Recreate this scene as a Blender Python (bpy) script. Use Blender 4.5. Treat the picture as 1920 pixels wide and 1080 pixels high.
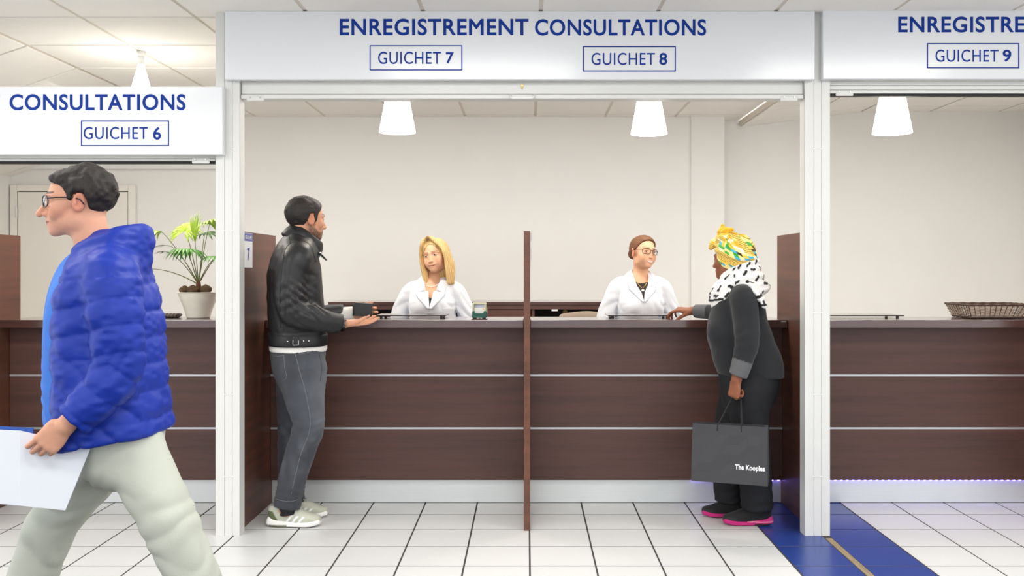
import bpy, bmesh, math, random
import numpy as np
from mathutils import Vector, Matrix

random.seed(7); np.random.seed(7)
SC = bpy.context.scene
COL = SC.collection
for o in list(bpy.data.objects):
    bpy.data.objects.remove(o, do_unlink=True)

# ------------------------------------------------------------------ camera, world, lamps, exposure
EYE = 1.36                 # height of the lens
FPX = 1737.0               # focal length in pixels of the 1920 x 1080 frame
CX, CY = 988.0, 507.0      # vanishing point
cam_d = bpy.data.cameras.new('camera'); cam = bpy.data.objects.new('camera', cam_d); COL.objects.link(cam)
cam.location = (0, 0, EYE); cam.rotation_euler = (math.pi/2, 0, 0)
cam_d.sensor_width = 36.0; cam_d.lens = FPX/1920*36.0
cam_d.shift_x = -(CX-960)/1920.0; cam_d.shift_y = -(540-CY)/1920.0
cam_d.clip_start = 0.05; cam_d.clip_end = 60
SC.camera = cam

world = bpy.data.worlds.new('world'); SC.world = world; world.use_nodes = True
wb = world.node_tree.nodes['Background']
wb.inputs[0].default_value = (0.93, 0.96, 1.0, 1); wb.inputs[1].default_value = 1.7

def lamp(name, loc, size, power, col=(1, 1, 1), rot=(0, 0, 0), shape='RECTANGLE'):
    d = bpy.data.lights.new(name, 'AREA'); d.shape = shape
    d.size = size[0]
    if shape == 'RECTANGLE': d.size_y = size[1]
    d.energy = power; d.color = col
    o = bpy.data.objects.new(name, d); COL.objects.link(o); o.location = loc; o.rotation_euler = rot
    return o
# added unseen area lights under the hall ceiling, brightening signs and counter fronts
for lx in (-2.7, -0.3, 2.1):
    for ly in (3.3, 1.2, -1.2):
        lamp('hall_fill_light', (lx, ly, 2.655), (1.2, 0.6), 26, (1.0, 0.985, 0.96))
# added fill lights over the staff side, hidden by the fascia, lifting the back wall
for lx in (-3.2, -1.5, 0.0, 1.5, 3.2):
    lamp('staff_fill_light', (lx, 6.3, 2.60), (1.1, 0.5), 14 if abs(lx) > 3 else 9, (1.0, 0.985, 0.965))

SC.view_settings.view_transform = 'Standard'; SC.view_settings.look = 'None'
SC.view_settings.gamma = 1.0; SC.view_settings.use_curve_mapping = False
SC.view_settings.exposure = 0.2

# ------------------------------------------------------------------ helpers
def s2l(c):
    return tuple(((v/255.0)/12.92 if v/255.0 <= 0.04045 else ((v/255.0+0.055)/1.055)**2.4) for v in c)

MATS = {}
def mat(name, col, rough=0.5, metal=0.0, bump=0.0, bscale=60.0, var=0.0, vscale=8.0, vmap=(1, 1, 1),
        attr=False, coat=0.0, emit=None, estr=0.0, alpha=None, trans=0.0, ior=1.45, spec=0.5, sheen=0.0, sss=0.0, coord='Object'):
    """procedural principled material: noise varied colour, noise bump; col is sRGB 0-255"""
    if name in MATS: return MATS[name]
    m = bpy.data.materials.new(name); m.use_nodes = True; MATS[name] = m
    nt = m.node_tree; b = nt.nodes['Principled BSDF']
    c = s2l(col)
    b.inputs['Base Color'].default_value = (*c, 1)
    b.inputs['Roughness'].default_value = rough; b.inputs['Metallic'].default_value = metal
    b.inputs['Coat Weight'].default_value = coat; b.inputs['Coat Roughness'].default_value = 0.15
    b.inputs['Specular IOR Level'].default_value = spec
    b.inputs['Transmission Weight'].default_value = trans; b.inputs['IOR'].default_value = ior
    b.inputs['Sheen Weight'].default_value = sheen
    if sss:
        b.inputs['Subsurface Weight'].default_value = sss; b.inputs['Subsurface Radius'].default_value = (0.008, 0.003, 0.0015)
        b.inputs['Subsurface Scale'].default_value = 1.0
    if emit:
        b.inputs['Emission Color'].default_value = (*s2l(emit), 1); b.inputs['Emission Strength'].default_value = estr
    tc = nt.nodes.new('ShaderNodeTexCoord'); src = tc.outputs[coord]
    last = None
    if attr:
        a = nt.nodes.new('ShaderNodeAttribute'); a.attribute_name = 'col'; last = a.outputs['Color']
    if var > 0:
        mp = nt.nodes.new('ShaderNodeMapping'); mp.inputs['Scale'].default_value = vmap
        nt.links.new(src, mp.inputs[0])
        n = nt.nodes.new('ShaderNodeTexNoise'); n.inputs['Scale'].default_value = vscale; n.inputs['Detail'].default_value = 4
        nt.links.new(mp.outputs[0], n.inputs['Vector'])
        r = nt.nodes.new('ShaderNodeMapRange'); r.inputs[1].default_value = 0.25; r.inputs[2].default_value = 0.75
        r.inputs[3].default_value = 1-var; r.inputs[4].default_value = 1+var
        nt.links.new(n.outputs[0], r.inputs[0])
        mx = nt.nodes.new('ShaderNodeMix'); mx.data_type = 'RGBA'; mx.blend_type = 'MULTIPLY'; mx.inputs[0].default_value = 1
        if last: nt.links.new(last, mx.inputs[6])
        else: mx.inputs[6].default_value = (*c, 1)
        nt.links.new(r.outputs[0], mx.inputs[7]); last = mx.outputs[2]
    if last: nt.links.new(last, b.inputs['Base Color'])
    if bump > 0:
        n2 = nt.nodes.new('ShaderNodeTexNoise'); n2.inputs['Scale'].default_value = bscale; n2.inputs['Detail'].default_value = 3
        mp2 = nt.nodes.new('ShaderNodeMapping'); mp2.inputs['Scale'].default_value = vmap
        nt.links.new(src, mp2.inputs[0]); nt.links.new(mp2.outputs[0], n2.inputs['Vector'])
        bp = nt.nodes.new('ShaderNodeBump'); bp.inputs['Strength'].default_value = bump; bp.inputs['Distance'].default_value = 0.004
        nt.links.new(n2.outputs[0], bp.inputs['Height']); nt.links.new(bp.outputs[0], b.inputs['Normal'])
    return m

def W(px, py, D):
    """world point seen at pixel (px, py) of the photograph at distance D along the view axis"""
    return Vector(((px-CX)*D/FPX, D, EYE+(CY-py)*D/FPX))

def link(name, me, m=None, parent=None, loc=None, rot=None):
    o = bpy.data.objects.new(name, me); COL.objects.link(o)
    if m is not None and me is not None: me.materials.append(m)
    if parent is not None: o.parent = parent
    if loc is not None: o.location = loc
    if rot is not None: o.rotation_euler = rot
    return o

def tag(o, label=None, cat=None, group=None, kind=None):
    if label: o['label'] = label
    if cat: o['category'] = cat
    if group: o['group'] = group
    if kind: o['kind'] = kind
    return o

def thing(name, loc, label, cat, group=None, rz=0.0):
    o = bpy.data.objects.new(name, None); COL.objects.link(o)
    o.location = loc; o.rotation_euler = (0, 0, rz); o.empty_display_size = 0.1
    return tag(o, label, cat, group)

def bm_obj(name, bm, m, parent=None, loc=None, rot=None, smooth=False):
    me = bpy.data.meshes.new(name); bm.normal_update(); bm.to_mesh(me); bm.free()
    if smooth:
        me.polygons.foreach_set('use_smooth', [True]*len(me.polygons))
    return link(name, me, m, parent, loc, rot)

def add_box(bm, lo, hi, bev=0.0, seg=1):
    lo, hi = Vector(lo), Vector(hi)
    r = bmesh.ops.create_cube(bm, size=1.0)
    vs = r['verts']
    for v in vs:
        v.co = Vector(((lo.x+hi.x)/2+v.co.x*(hi.x-lo.x), (lo.y+hi.y)/2+v.co.y*(hi.y-lo.y), (lo.z+hi.z)/2+v.co.z*(hi.z-lo.z)))
    if bev > 0:
        es = list({e for v in vs for e in v.link_edges})
        bmesh.ops.bevel(bm, geom=es, offset=bev, segments=seg, profile=0.5, affect='EDGES')
    return vs

def box(name, lo, hi, m, parent=None, bev=0.0, seg=1):
    bm = bmesh.new(); add_box(bm, lo, hi, bev, seg)
    return bm_obj(name, bm, m, parent)

def add_prism(bm, poly, y0, y1):
    """poly in (x, z), extruded along y"""
    f = [bm.verts.new((p[0], y0, p[1])) for p in poly]; b = [bm.verts.new((p[0], y1, p[1])) for p in poly]
    n = len(poly)
    bm.faces.new(f); bm.faces.new(list(reversed(b)))
    for i in range(n):
        bm.faces.new([f[(i+1) % n], f[i], b[i], b[(i+1) % n]])
    bmesh.ops.recalc_face_normals(bm, faces=bm.faces[:])

def add_lathe(bm, prof, seg=32, c=(0, 0, 0), close=False):
    rings = []
    for r, z in prof:
        rings.append([bm.verts.new((c[0]+r*math.cos(2*math.pi*i/seg), c[1]+r*math.sin(2*math.pi*i/seg), c[2]+z)) for i in range(seg)])
    for a, b in zip(rings, rings[1:]):
        for i in range(seg):
            bm.faces.new([a[i], a[(i+1) % seg], b[(i+1) % seg], b[i]])
    if close:
        bm.faces.new(list(reversed(rings[0]))); bm.faces.new(rings[-1])
    bmesh.ops.recalc_face_normals(bm, faces=bm.faces[:])

def add_tube(bm, pts, rad, seg=8, flat=1.0):
    """tube along points; rad number or list; flat squashes the second axis"""
    pts = [Vector(p) for p in pts]; n = len(pts)
    rr = rad if isinstance(rad, (list, tuple)) else [rad]*n
    t0 = (pts[1]-pts[0]).normalized()
    up = Vector((0, 0, 1)) if abs(t0.z) < 0.9 else Vector((0, 1, 0))
    rings = []
    for i in range(n):
        t = (pts[min(i+1, n-1)]-pts[max(i-1, 0)]).normalized()
        u = t.cross(up)
        if u.length < 1e-4: u = t.cross(Vector((1, 0, 0)))
        u.normalize(); w = u.cross(t)
        up = w
        rings.append([bm.verts.new(pts[i]+u*rr[i]*math.cos(2*math.pi*k/seg)+w*rr[i]*flat*math.sin(2*math.pi*k/seg)) for k in range(seg)])
    for a, b in zip(rings, rings[1:]):
        for k in range(seg):
            bm.faces.new([a[k], a[(k+1) % seg], b[(k+1) % seg], b[k]])
    bm.faces.new(list(reversed(rings[0]))); bm.faces.new(rings[-1])
    bmesh.ops.recalc_face_normals(bm, faces=bm.faces[:])

def tube(name, pts, rad, m, parent=None, seg=8, flat=1.0):
    bm = bmesh.new(); add_tube(bm, pts, rad, seg, flat)
    return bm_obj(name, bm, m, parent, smooth=True)

def text_obj(name, s, m, parent, x0, x1, ztop, zbot, y, bold=0.0, rot=None, depth=0.0008):
    """letters as a thin raised mesh: fitted to the rectangle x0..x1, zbot..ztop on the plane y (facing -y)"""
    cu = bpy.data.curves.new('txt', 'FONT'); cu.body = s; cu.size = 1.0; cu.extrude = 0.01; cu.bevel_depth = bold; cu.bevel_resolution = 0; cu.resolution_u = 5
    cu.space_character = 1.08
    to = bpy.data.objects.new('txt', cu); COL.objects.link(to)
    dg = bpy.context.evaluated_depsgraph_get(); dg.update()
    me = bpy.data.meshes.new_from_object(to.evaluated_get(dg))
    bpy.data.objects.remove(to, do_unlink=True); bpy.data.curves.remove(cu)
    n = len(me.vertices); co = np.empty(n*3, np.float32); me.vertices.foreach_get('co', co); co = co.reshape(-1, 3)
    mn, mx = co.min(0), co.max(0)
    out = np.empty_like(co)
    out[:, 0] = x0+(co[:, 0]-mn[0])/(mx[0]-mn[0])*(x1-x0)
    out[:, 2] = zbot+(co[:, 1]-mn[1])/(mx[1]-mn[1])*(ztop-zbot)
    out[:, 1] = y-(co[:, 2]-mn[2])/max(mx[2]-mn[2], 1e-6)*depth
    me.vertices.foreach_set('co', out.ravel()); me.update()
    me.name = name; me.materials.clear()
    return link(name, me, m, parent)
# ------------------------------------------------------------------ implicit surfaces (bodies, clothes) -> one continuous mesh each
class Frame:
    """origin and rotation (columns of R are the local axes in field space)"""
    def __init__(s, o, R=None):
        s.o = np.array(o, float); s.R = np.eye(3) if R is None else np.array(R, float)
    def pt(s, p): return s.o+s.R @ np.array(p, float)
    def loc(s, X, Y, Z):
        a, b, c = X-s.o[0], Y-s.o[1], Z-s.o[2]; R = s.R
        return (a*R[0, 0]+b*R[1, 0]+c*R[2, 0], a*R[0, 1]+b*R[1, 1]+c*R[2, 1], a*R[0, 2]+b*R[1, 2]+c*R[2, 2])
def euler(yaw=0, pitch=0, roll=0):
    """yaw turns left about z, pitch lifts the nose, roll tips the crown to the person's right (degrees)"""
    return np.array(Matrix.Rotation(math.radians(yaw), 3, 'Z') @ Matrix.Rotation(math.radians(pitch), 3, 'X') @ Matrix.Rotation(math.radians(roll), 3, 'Y'))
ID = Frame((0, 0, 0))

def cat_rom(P, n):
    P = np.array(P, float)
    if len(P) < 3:
        t = np.linspace(0, 1, n+1)[:, None]; return P[0]*(1-t)+P[1]*t
    Q = np.vstack([2*P[0]-P[1], P, 2*P[-1]-P[-2]]); out = []
    for i in range(1, len(Q)-2):
        for t in np.linspace(0, 1, n, endpoint=False):
            a, b, c, d = Q[i-1], Q[i], Q[i+1], Q[i+2]
            out.append(0.5*(2*b+(c-a)*t+(2*a-5*b+4*c-d)*t*t+(3*b-a-3*c+d)*t**3))
    out.append(P[-1]); return np.array(out)

def _axis(lo, hi, h, fine):
    xs = [lo]
    while xs[-1] < hi:
        x = xs[-1]; s = h
        for a, b, f in fine:
            if a <= x < b: s = min(s, f)
        xs.append(x+s)
    return np.array(xs, np.float32)

class Field:
    def __init__(s, lo, hi, h, fx=(), fy=(), fz=()):
        s.h = h
        s.ax = [_axis(lo[0], hi[0], h, fx), _axis(lo[1], hi[1], h, fy), _axis(lo[2], hi[2], h, fz)]
        s.v = np.full([len(a) for a in s.ax], 0.3, np.float32)
    def sl(s, lo, hi):
        r = []
        for i in range(3):
            a = max(0, int(np.searchsorted(s.ax[i], lo[i]))-1); b = min(len(s.ax[i]), int(np.searchsorted(s.ax[i], hi[i]))+1)
            r.append(slice(a, max(a, b)))
        return tuple(r)
    def xyz(s, sl):
        return s.ax[0][sl[0]][:, None, None], s.ax[1][sl[1]][None, :, None], s.ax[2][sl[2]][None, None, :]
    def mix(s, sl, d, k, op):
        a = s.v[sl]
        if a.size == 0: return
        d = d.astype(np.float32)
        if op == 'd': d = -d; a = -a; 
        if op == 'd':
            a2 = s.v[sl]; dd = d            # max(a, -sdf)
            r = np.maximum(a2, dd)
            if k: h = np.maximum(k-np.abs(a2-dd), 0)/k; r = r+h*h*k*0.25
        else:
            r = np.minimum(a, d)
            if k: h = np.maximum(k-np.abs(a-d), 0)/k; r = r-h*h*k*0.25
        s.v[sl] = r
    def ell(s, c, r, fr=ID, k=0.0, op='u'):
        c = np.array(c, float); r = np.array(r, float)
        cw = fr.pt(c); ext = np.abs(fr.R) @ r+k+3*s.h
        sl = s.sl(cw-ext, cw+ext)
        X, Y, Z = s.xyz(sl); x, y, z = fr.loc(X, Y, Z); x, y, z = x-c[0], y-c[1], z-c[2]
        k0 = np.sqrt((x/r[0])**2+(y/r[1])**2+(z/r[2])**2); k1 = np.sqrt((x/r[0]**2)**2+(y/r[1]**2)**2+(z/r[2]**2)**2)+1e-6
        s.mix(sl, k0*(k0-1)/k1, k, op)
    def rbox(s, c, b, r, fr=ID, k=0.0, op='u'):
        c = np.array(c, float); b = np.array(b, float)
        cw = fr.pt(c); ext = np.abs(fr.R) @ b+k+3*s.h
        sl = s.sl(cw-ext, cw+ext)
        X, Y, Z = s.xyz(sl); x, y, z = fr.loc(X, Y, Z)
        q = [np.abs(v-c[i])-b[i]+r for i, v in enumerate((x, y, z))]
        d = np.sqrt(np.maximum(q[0], 0)**2+np.maximum(q[1], 0)**2+np.maximum(q[2], 0)**2)+np.minimum(np.maximum(np.maximum(q[0], q[1]), q[2]), 0)-r
        s.mix(sl, d, k, op)
    def chain(s, pts, rad, fr=ID, k=0.0, op='u', n=6, hint=(1, 0, 0), p=2.0, flat_ends=False):
        """tapering limb through pts; rad: numbers, or (ru, rv) pairs with ru measured along hint"""
        P = np.array([fr.pt(q) for q in pts]); Rr = np.array([(r, r) if np.isscalar(r) else r for r in rad], float)
        if n > 1 and len(P) > 2 or n > 1:
            P = cat_rom(P, n); Rr = np.maximum(cat_rom(Rr, n), 1e-4)
        rmax = Rr.max(); lo = P.min(0)-rmax-k-3*s.h; hi = P.max(0)+rmax+k+3*s.h
        sl = s.sl(lo, hi); shp = s.v[sl].shape
        if 0 in shp: return
        T = np.full(shp, 0.3, np.float32); off = [q.start for q in sl]
        hv = fr.R @ np.array(hint, float)
        nseg = len(P)-1
        for i in range(nseg):
            a, b = P[i], P[i+1]; ra, rb = Rr[i], Rr[i+1]; rm = max(ra.max(), rb.max())
            s2 = s.sl(np.minimum(a, b)-rm-k-3*s.h, np.maximum(a, b)+rm+k+3*s.h)
            s2 = tuple(slice(max(q.start, w.start), min(q.stop, w.stop)) for q, w in zip(s2, sl))
            if any(q.stop <= q.start for q in s2): continue
            X, Y, Z = s.xyz(s2); ab = b-a; L2 = float(ab @ ab)+1e-12; L = math.sqrt(L2); t3 = ab/L
            x, y, z = X-a[0], Y-a[1], Z-a[2]
            al = (x*ab[0]+y*ab[1]+z*ab[2])/L2; t = np.clip(al, 0, 1)
            ru = ra[0]+(rb[0]-ra[0])*t; rv = ra[1]+(rb[1]-ra[1])*t
            wt = (al-t)*L
            if abs(Rr[:, 0]-Rr[:, 1]).max() < 1e-6 and p == 2.0:
                wx, wy, wz = x-t*ab[0], y-t*ab[1], z-t*ab[2]
                if flat_ends and (i == 0 or i == nseg-1):
                    pass
                d = np.sqrt(wx*wx+wy*wy+wz*wz)-ru
            else:
                u = hv-t3*(hv @ t3); u = u/(np.linalg.norm(u)+1e-9); v = np.cross(t3, u)
                wu = x*u[0]+y*u[1]+z*u[2]; wv = x*v[0]+y*v[1]+z*v[2]
                rt = np.minimum(ru, rv)
                if p == 2.0:
                    q = np.sqrt((wu/ru)**2+(wv/rv)**2+(wt/rt)**2)
                    k1 = np.sqrt((wu/ru**2)**2+(wv/rv**2)**2+(wt/rt**2)**2)+1e-6
                    d = q*(q-1)/k1
                else:
                    q = (np.abs(wu/ru)**p+np.abs(wv/rv)**p+np.abs(wt/rt)**p)**(1/p)
                    k1 = np.sqrt((wu/ru**2)**2+(wv/rv**2)**2+(wt/rt**2)**2)+1e-6
                    q2 = np.sqrt((wu/ru)**2+(wv/rv)**2+(wt/rt)**2)
                    d = (q-1)*q2/k1
            s3 = tuple(slice(q.start-o, q.stop-o) for q, o in zip(s2, off))
            T[s3] = np.minimum(T[s3], d)
        s.mix(sl, T, k, op)
    def like(s):
        g = Field.__new__(Field); g.h = s.h; g.ax = s.ax; g.v = np.full(s.v.shape, 0.3, np.float32); return g
    def merge(s, g, k=0.0):
        s.mix((slice(None),)*3, g.v, k, 'u')
    def sleeve(s, pts, rad, cuff, d, rin, k=.03, n=5):
        """arm of a garment, cut square and hollowed at the cuff, merged into the garment"""
        g = s.like(); g.chain(pts, rad, k=0, n=n); cuff = np.array(cuff)
        g.cut(cuff, d, lo=cuff-.10, hi=cuff+.10); g.chain([cuff-d*.03, cuff+d*.04], [rin, rin], n=1, op='d', k=.003)
        s.merge(g, k)
    def cut(s, pt, nrm, fr=ID, lo=None, hi=None, k=0.0):
        """remove everything on the +nrm side of the plane, inside the box lo..hi (field space)"""
        P = fr.pt(pt); N = fr.R @ np.array(nrm, float); N = N/np.linalg.norm(N)
        lo = [a[0] for a in s.ax] if lo is None else lo; hi = [a[-1] for a in s.ax] if hi is None else hi
        sl = s.sl(lo, hi)
        X, Y, Z = s.xyz(sl)
        s.mix(sl, -((X-P[0])*N[0]+(Y-P[1])*N[1]+(Z-P[2])*N[2]), k, 'd')
    def fn(s, f, lo, hi, k=0.0, op='u', fr=ID):
        sl = s.sl(lo, hi); X, Y, Z = s.xyz(sl); x, y, z = fr.loc(X, Y, Z)
        s.mix(sl, f(x, y, z)+0*X+0*Y+0*Z, k, op)
    def arrays(s):
        v = s.v
        v[0], v[-1] = 0.3, 0.3; v[:, 0], v[:, -1] = 0.3, 0.3; v[:, :, 0], v[:, :, -1] = 0.3, 0.3
        ins = v < 0
        cnt = np.zeros([n-1 for n in v.shape], np.int8)
        offs = [(i, j, k) for i in (0, 1) for j in (0, 1) for k in (0, 1)]
        nx, ny, nz = v.shape
        for i, j, k in offs: cnt += ins[i:nx-1+i, j:ny-1+j, k:nz-1+k]
        cells = np.argwhere((cnt > 0) & (cnt < 8))
        idx = np.full(cnt.shape, -1, np.int32); idx[cells[:, 0], cells[:, 1], cells[:, 2]] = np.arange(len(cells))
        cv = [v[cells[:, 0]+i, cells[:, 1]+j, cells[:, 2]+k] for i, j, k in offs]
        acc = np.zeros((len(cells), 3)); w = np.zeros(len(cells))
        for a in range(8):
            for b in range(a+1, 8):
                dd = np.array(offs[b])-np.array(offs[a])
                if np.abs(dd).sum() != 1: continue
                m = (cv[a] < 0) != (cv[b] < 0)
                t = np.where(m, cv[a]/np.where(m, cv[a]-cv[b], 1), 0)
                acc += m[:, None]*(np.array(offs[a])[None]+dd[None]*t[:, None]); w += m
        f = acc/w[:, None]
        co = np.stack([s.ax[i][cells[:, i]]+f[:, i]*(s.ax[i][cells[:, i]+1]-s.ax[i][cells[:, i]]) for i in range(3)], 1)
        quads = []
        for ax_ in range(3):
            o1, o2 = [(1, 2), (2, 0), (0, 1)][ax_]
            A = [slice(1, -1)]*3; B = [slice(1, -1)]*3
            A[ax_] = slice(0, -1); B[ax_] = slice(1, None)
            ia, ib = ins[tuple(A)], ins[tuple(B)]
            for flip in (False, True):
                e = np.argwhere((ia & ~ib) if not flip else (~ia & ib))
                if not len(e): continue
                base = e.copy()
                for q in range(3):
                    if q != ax_: base[:, q] += 1
                def cell(d1, d2):
                    c = base.copy(); c[:, o1] += d1; c[:, o2] += d2
                    return idx[c[:, 0], c[:, 1], c[:, 2]]
                q4 = np.stack([cell(-1, -1), cell(0, -1), cell(0, 0), cell(-1, 0)], 1)
                quads.append(q4[:, ::-1] if flip else q4)
        return co, np.vstack(quads)
    def obj(s, name, m, parent=None, color=None, disp=None, smooth=1):
        co, q = s.arrays()
        for _ in range(smooth):        # light relaxation of the net
            e = np.vstack([q[:, [0, 1]], q[:, [1, 2]], q[:, [2, 3]], q[:, [3, 0]]])
            acc = np.zeros_like(co); dg = np.zeros(len(co))
            for c in range(3): acc[:, c] = np.bincount(e[:, 0], co[e[:, 1], c], len(co))+np.bincount(e[:, 1], co[e[:, 0], c], len(co))
            dg = np.bincount(e[:, 0], minlength=len(co))+np.bincount(e[:, 1], minlength=len(co))
            co = co*0.5+0.5*acc/np.maximum(dg, 1)[:, None]
        if disp is not None:
            a, b, c, d = (co[q[:, i]] for i in range(4)); fnm = np.cross(c-a, d-b)
            nr = np.zeros_like(co)
            for i in range(4):
                for cc in range(3): nr[:, cc] += np.bincount(q[:, i], fnm[:, cc], len(co))
            nr /= np.linalg.norm(nr, axis=1)[:, None]+1e-12
            co = co+nr*disp(co)[:, None]
        me = mesh_np(name, co, q)
        if color is not None: paint(me, color(co))
        return link(name, me, m, parent)

def mesh_np(name, co, q):
    me = bpy.data.meshes.new(name); nv, nf = len(co), len(q); k = q.shape[1]
    me.vertices.add(nv); me.vertices.foreach_set('co', np.ascontiguousarray(co, np.float32).ravel())
    me.loops.add(nf*k); me.loops.foreach_set('vertex_index', np.ascontiguousarray(q, np.int32).ravel())
    me.polygons.add(nf); me.polygons.foreach_set('loop_start', np.arange(nf, dtype=np.int32)*k)
    me.polygons.foreach_set('use_smooth', np.ones(nf, bool))
    me.update(calc_edges=True); me.validate()
    return me
def paint(me, c):
    at = me.color_attributes.new('col', 'FLOAT_COLOR', 'POINT')
    a = np.ones((len(me.vertices), 4), np.float32); a[:, :3] = c
    at.data.foreach_set('color', a.ravel())

def vnoise(P, sc, seed=0):
    """smooth value noise in -1..1 at points P (n,3)"""
    Q = P*sc+seed*17.31; I = np.floor(Q).astype(np.int64); f = Q-I; f = f*f*(3-2*f)
    def hsh(a, b, c):
        h = (a*374761393+b*668265263+c*2147483647+seed*97) & 0xffffffff
        h = ((h ^ (h >> 13))*1274126177) & 0xffffffff
        return ((h ^ (h >> 16)) & 0xffff)/32767.5-1
    r = 0
    for i in (0, 1):
        for j in (0, 1):
            for k in (0, 1):
                w = (f[:, 0] if i else 1-f[:, 0])*(f[:, 1] if j else 1-f[:, 1])*(f[:, 2] if k else 1-f[:, 2])
                r = r+w*hsh(I[:, 0]+i, I[:, 1]+j, I[:, 2]+k)
    return r
def sstep(a, b, x):
    t = np.clip((x-a)/(b-a), 0, 1); return t*t*(3-2*t)
def lerp3(C, c2, w):
    return C*(1-w[:, None])+np.array(s2l(c2))[None]*w[:, None]
def seg_dist(P, a, b):
    a, b = np.array(a, float), np.array(b, float); ab = b-a
    t = np.clip(((P-a) @ ab)/(ab @ ab), 0, 1); return np.linalg.norm(P-a-t[:, None]*ab, axis=1), t

from mathutils.bvhtree import BVHTree
def trace(o, P, px, name, rad, m, parent, off=0.0, n=6):
    """a seam or stitch line laid on the surface of garment o (person P), following points given in the photograph"""
    me = o.data; co = np.empty(len(me.vertices)*3, np.float32); me.vertices.foreach_get('co', co)
    pv = np.empty(len(me.loops), np.int32); me.loops.foreach_get('vertex_index', pv)
    t = BVHTree.FromPolygons([Vector(v) for v in co.reshape(-1, 3)], pv.reshape(-1, 4).tolist())
    eye = P.I @ Vector((0, 0, EYE)); pts = []
    for q in cat_rom([(a[0], a[1], 0) for a in px], n):
        d = (P.I @ W(q[0], q[1], 5.0)-eye).normalized(); h, nr, _, _ = t.ray_cast(eye, d)
        if h is not None and (not pts or (h-pts[-1]).length < .06): pts.append(h+nr*off)
    return tube(name, pts, rad, m, parent, 5) if len(pts) > 2 else None
# ------------------------------------------------------------------ materials of the place
def wood_mat(name, col, rough=0.42, axis='X', coat=0.25):
    m = bpy.data.materials.new(name); m.use_nodes = True; MATS[name] = m
    nt = m.node_tree; b = nt.nodes['Principled BSDF']; L = nt.links.new
    tc = nt.nodes.new('ShaderNodeTexCoord')
    def noise(scale, vm, det=5):
        mp = nt.nodes.new('ShaderNodeMapping'); mp.inputs['Scale'].default_value = vm; L(tc.outputs['Object'], mp.inputs[0])
        n = nt.nodes.new('ShaderNodeTexNoise'); n.inputs['Scale'].default_value = scale; n.inputs['Detail'].default_value = det
        L(mp.outputs[0], n.inputs['Vector']); return n.outputs[0]
    vm = {'X': (0.35, 4, 9), 'Y': (4, 0.35, 9), 'Z': (9, 4, 0.35)}[axis]
    g1 = noise(2.2, vm, 6); g2 = noise(28, vm, 3)
    ad = nt.nodes.new('ShaderNodeMath'); ad.operation = 'MULTIPLY_ADD'; L(g2, ad.inputs[0]); ad.inputs[1].default_value = 0.35; L(g1, ad.inputs[2])
    cr = nt.nodes.new('ShaderNodeValToRGB'); L(ad.outputs[0], cr.inputs[0])
    c = np.array(s2l(col))
    cr.color_ramp.elements[0].position = 0.45; cr.color_ramp.elements[0].color = (*(c*0.72), 1)
    cr.color_ramp.elements[1].position = 0.95; cr.color_ramp.elements[1].color = (*(c*np.array((1.42, 1.30, 1.25))), 1)
    L(cr.outputs[0], b.inputs['Base Color'])
    b.inputs['Roughness'].default_value = rough; b.inputs['Coat Weight'].default_value = coat; b.inputs['Coat Roughness'].default_value = 0.25
    bp = nt.nodes.new('ShaderNodeBump'); bp.inputs['Strength'].default_value = 0.12; bp.inputs['Distance'].default_value = 0.002
    L(g2, bp.inputs['Height']); L(bp.outputs[0], b.inputs['Normal'])
    return m
WENGE = wood_mat('wenge_wood', (80, 53, 46), 0.5, 'X', 0.08)
WENGE_Z = wood_mat('wenge_wood_upright', (94, 58, 43), 0.5, 'Y', 0.08)
TOPWOOD = wood_mat('worktop_wood', (74, 47, 42), 0.10, 'X', 1.0)
CABWOOD = wood_mat('cabinet_wood', (88, 56, 46), 0.4)
WALL = mat('wall_paint', (236, 233, 228), 0.85, bump=0.05, bscale=90, var=0.012, vscale=3)
CEIL = mat('ceiling_tile', (241, 237, 231), 0.9, bump=0.3, bscale=160, var=0.02, vscale=3)
RAIL = mat('ceiling_rail_paint', (220, 211, 198), 0.7, var=0.03, vscale=4)
WHITE = mat('white_lacquer', (232, 232, 229), 0.35, var=0.012, vscale=4)
WHITEP = mat('post_enamel', (216, 216, 212), 0.4, var=0.02, vscale=5)
SIGN = mat('sign_acrylic', (226, 228, 230), 0.22, coat=0.2)
BLUE = mat('sign_blue', (10, 52, 140), 0.6, spec=0.2)
ALU = mat('brushed_aluminium', (222, 226, 226), 0.4, metal=0.45, bump=0.1, bscale=30, var=0.03, vscale=20, vmap=(0.3, 1, 20))
TRIM = mat('aluminium_trim', (205, 208, 214), 0.3, metal=0.6)
BLACK = mat('matte_black', (22, 21, 21), 0.6)
CHROME = mat('chrome', (205, 205, 205), 0.15, metal=1.0)
BRASS = mat('brass', (168, 140, 92), 0.3, metal=1.0)
GROUT = mat('grout', (62, 59, 57), 0.9, var=0.1, vscale=30)
TILE = mat('white_floor_tile', (219, 220, 219), 0.32, var=0.022, vscale=120, bump=0.05, bscale=200)
TILE_B = mat('blue_floor_tile', (40, 66, 140), 0.3, var=0.06, vscale=60, bump=0.05, bscale=200)
STRIPM = mat('worn_wood_strip', (150, 132, 104), 0.55, var=0.25, vscale=18, vmap=(4, 0.6, 1), bump=0.2, bscale=40)
DARKIN = mat('dark_niche', (34, 31, 30), 0.8)
LED = mat('violet_led', (180, 160, 255), 0.4, emit=(140, 116, 255), estr=14.0)
SHADE = mat('lamp_shade_glass', (250, 248, 244), 0.4, emit=(255, 250, 240), estr=11.5)

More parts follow.
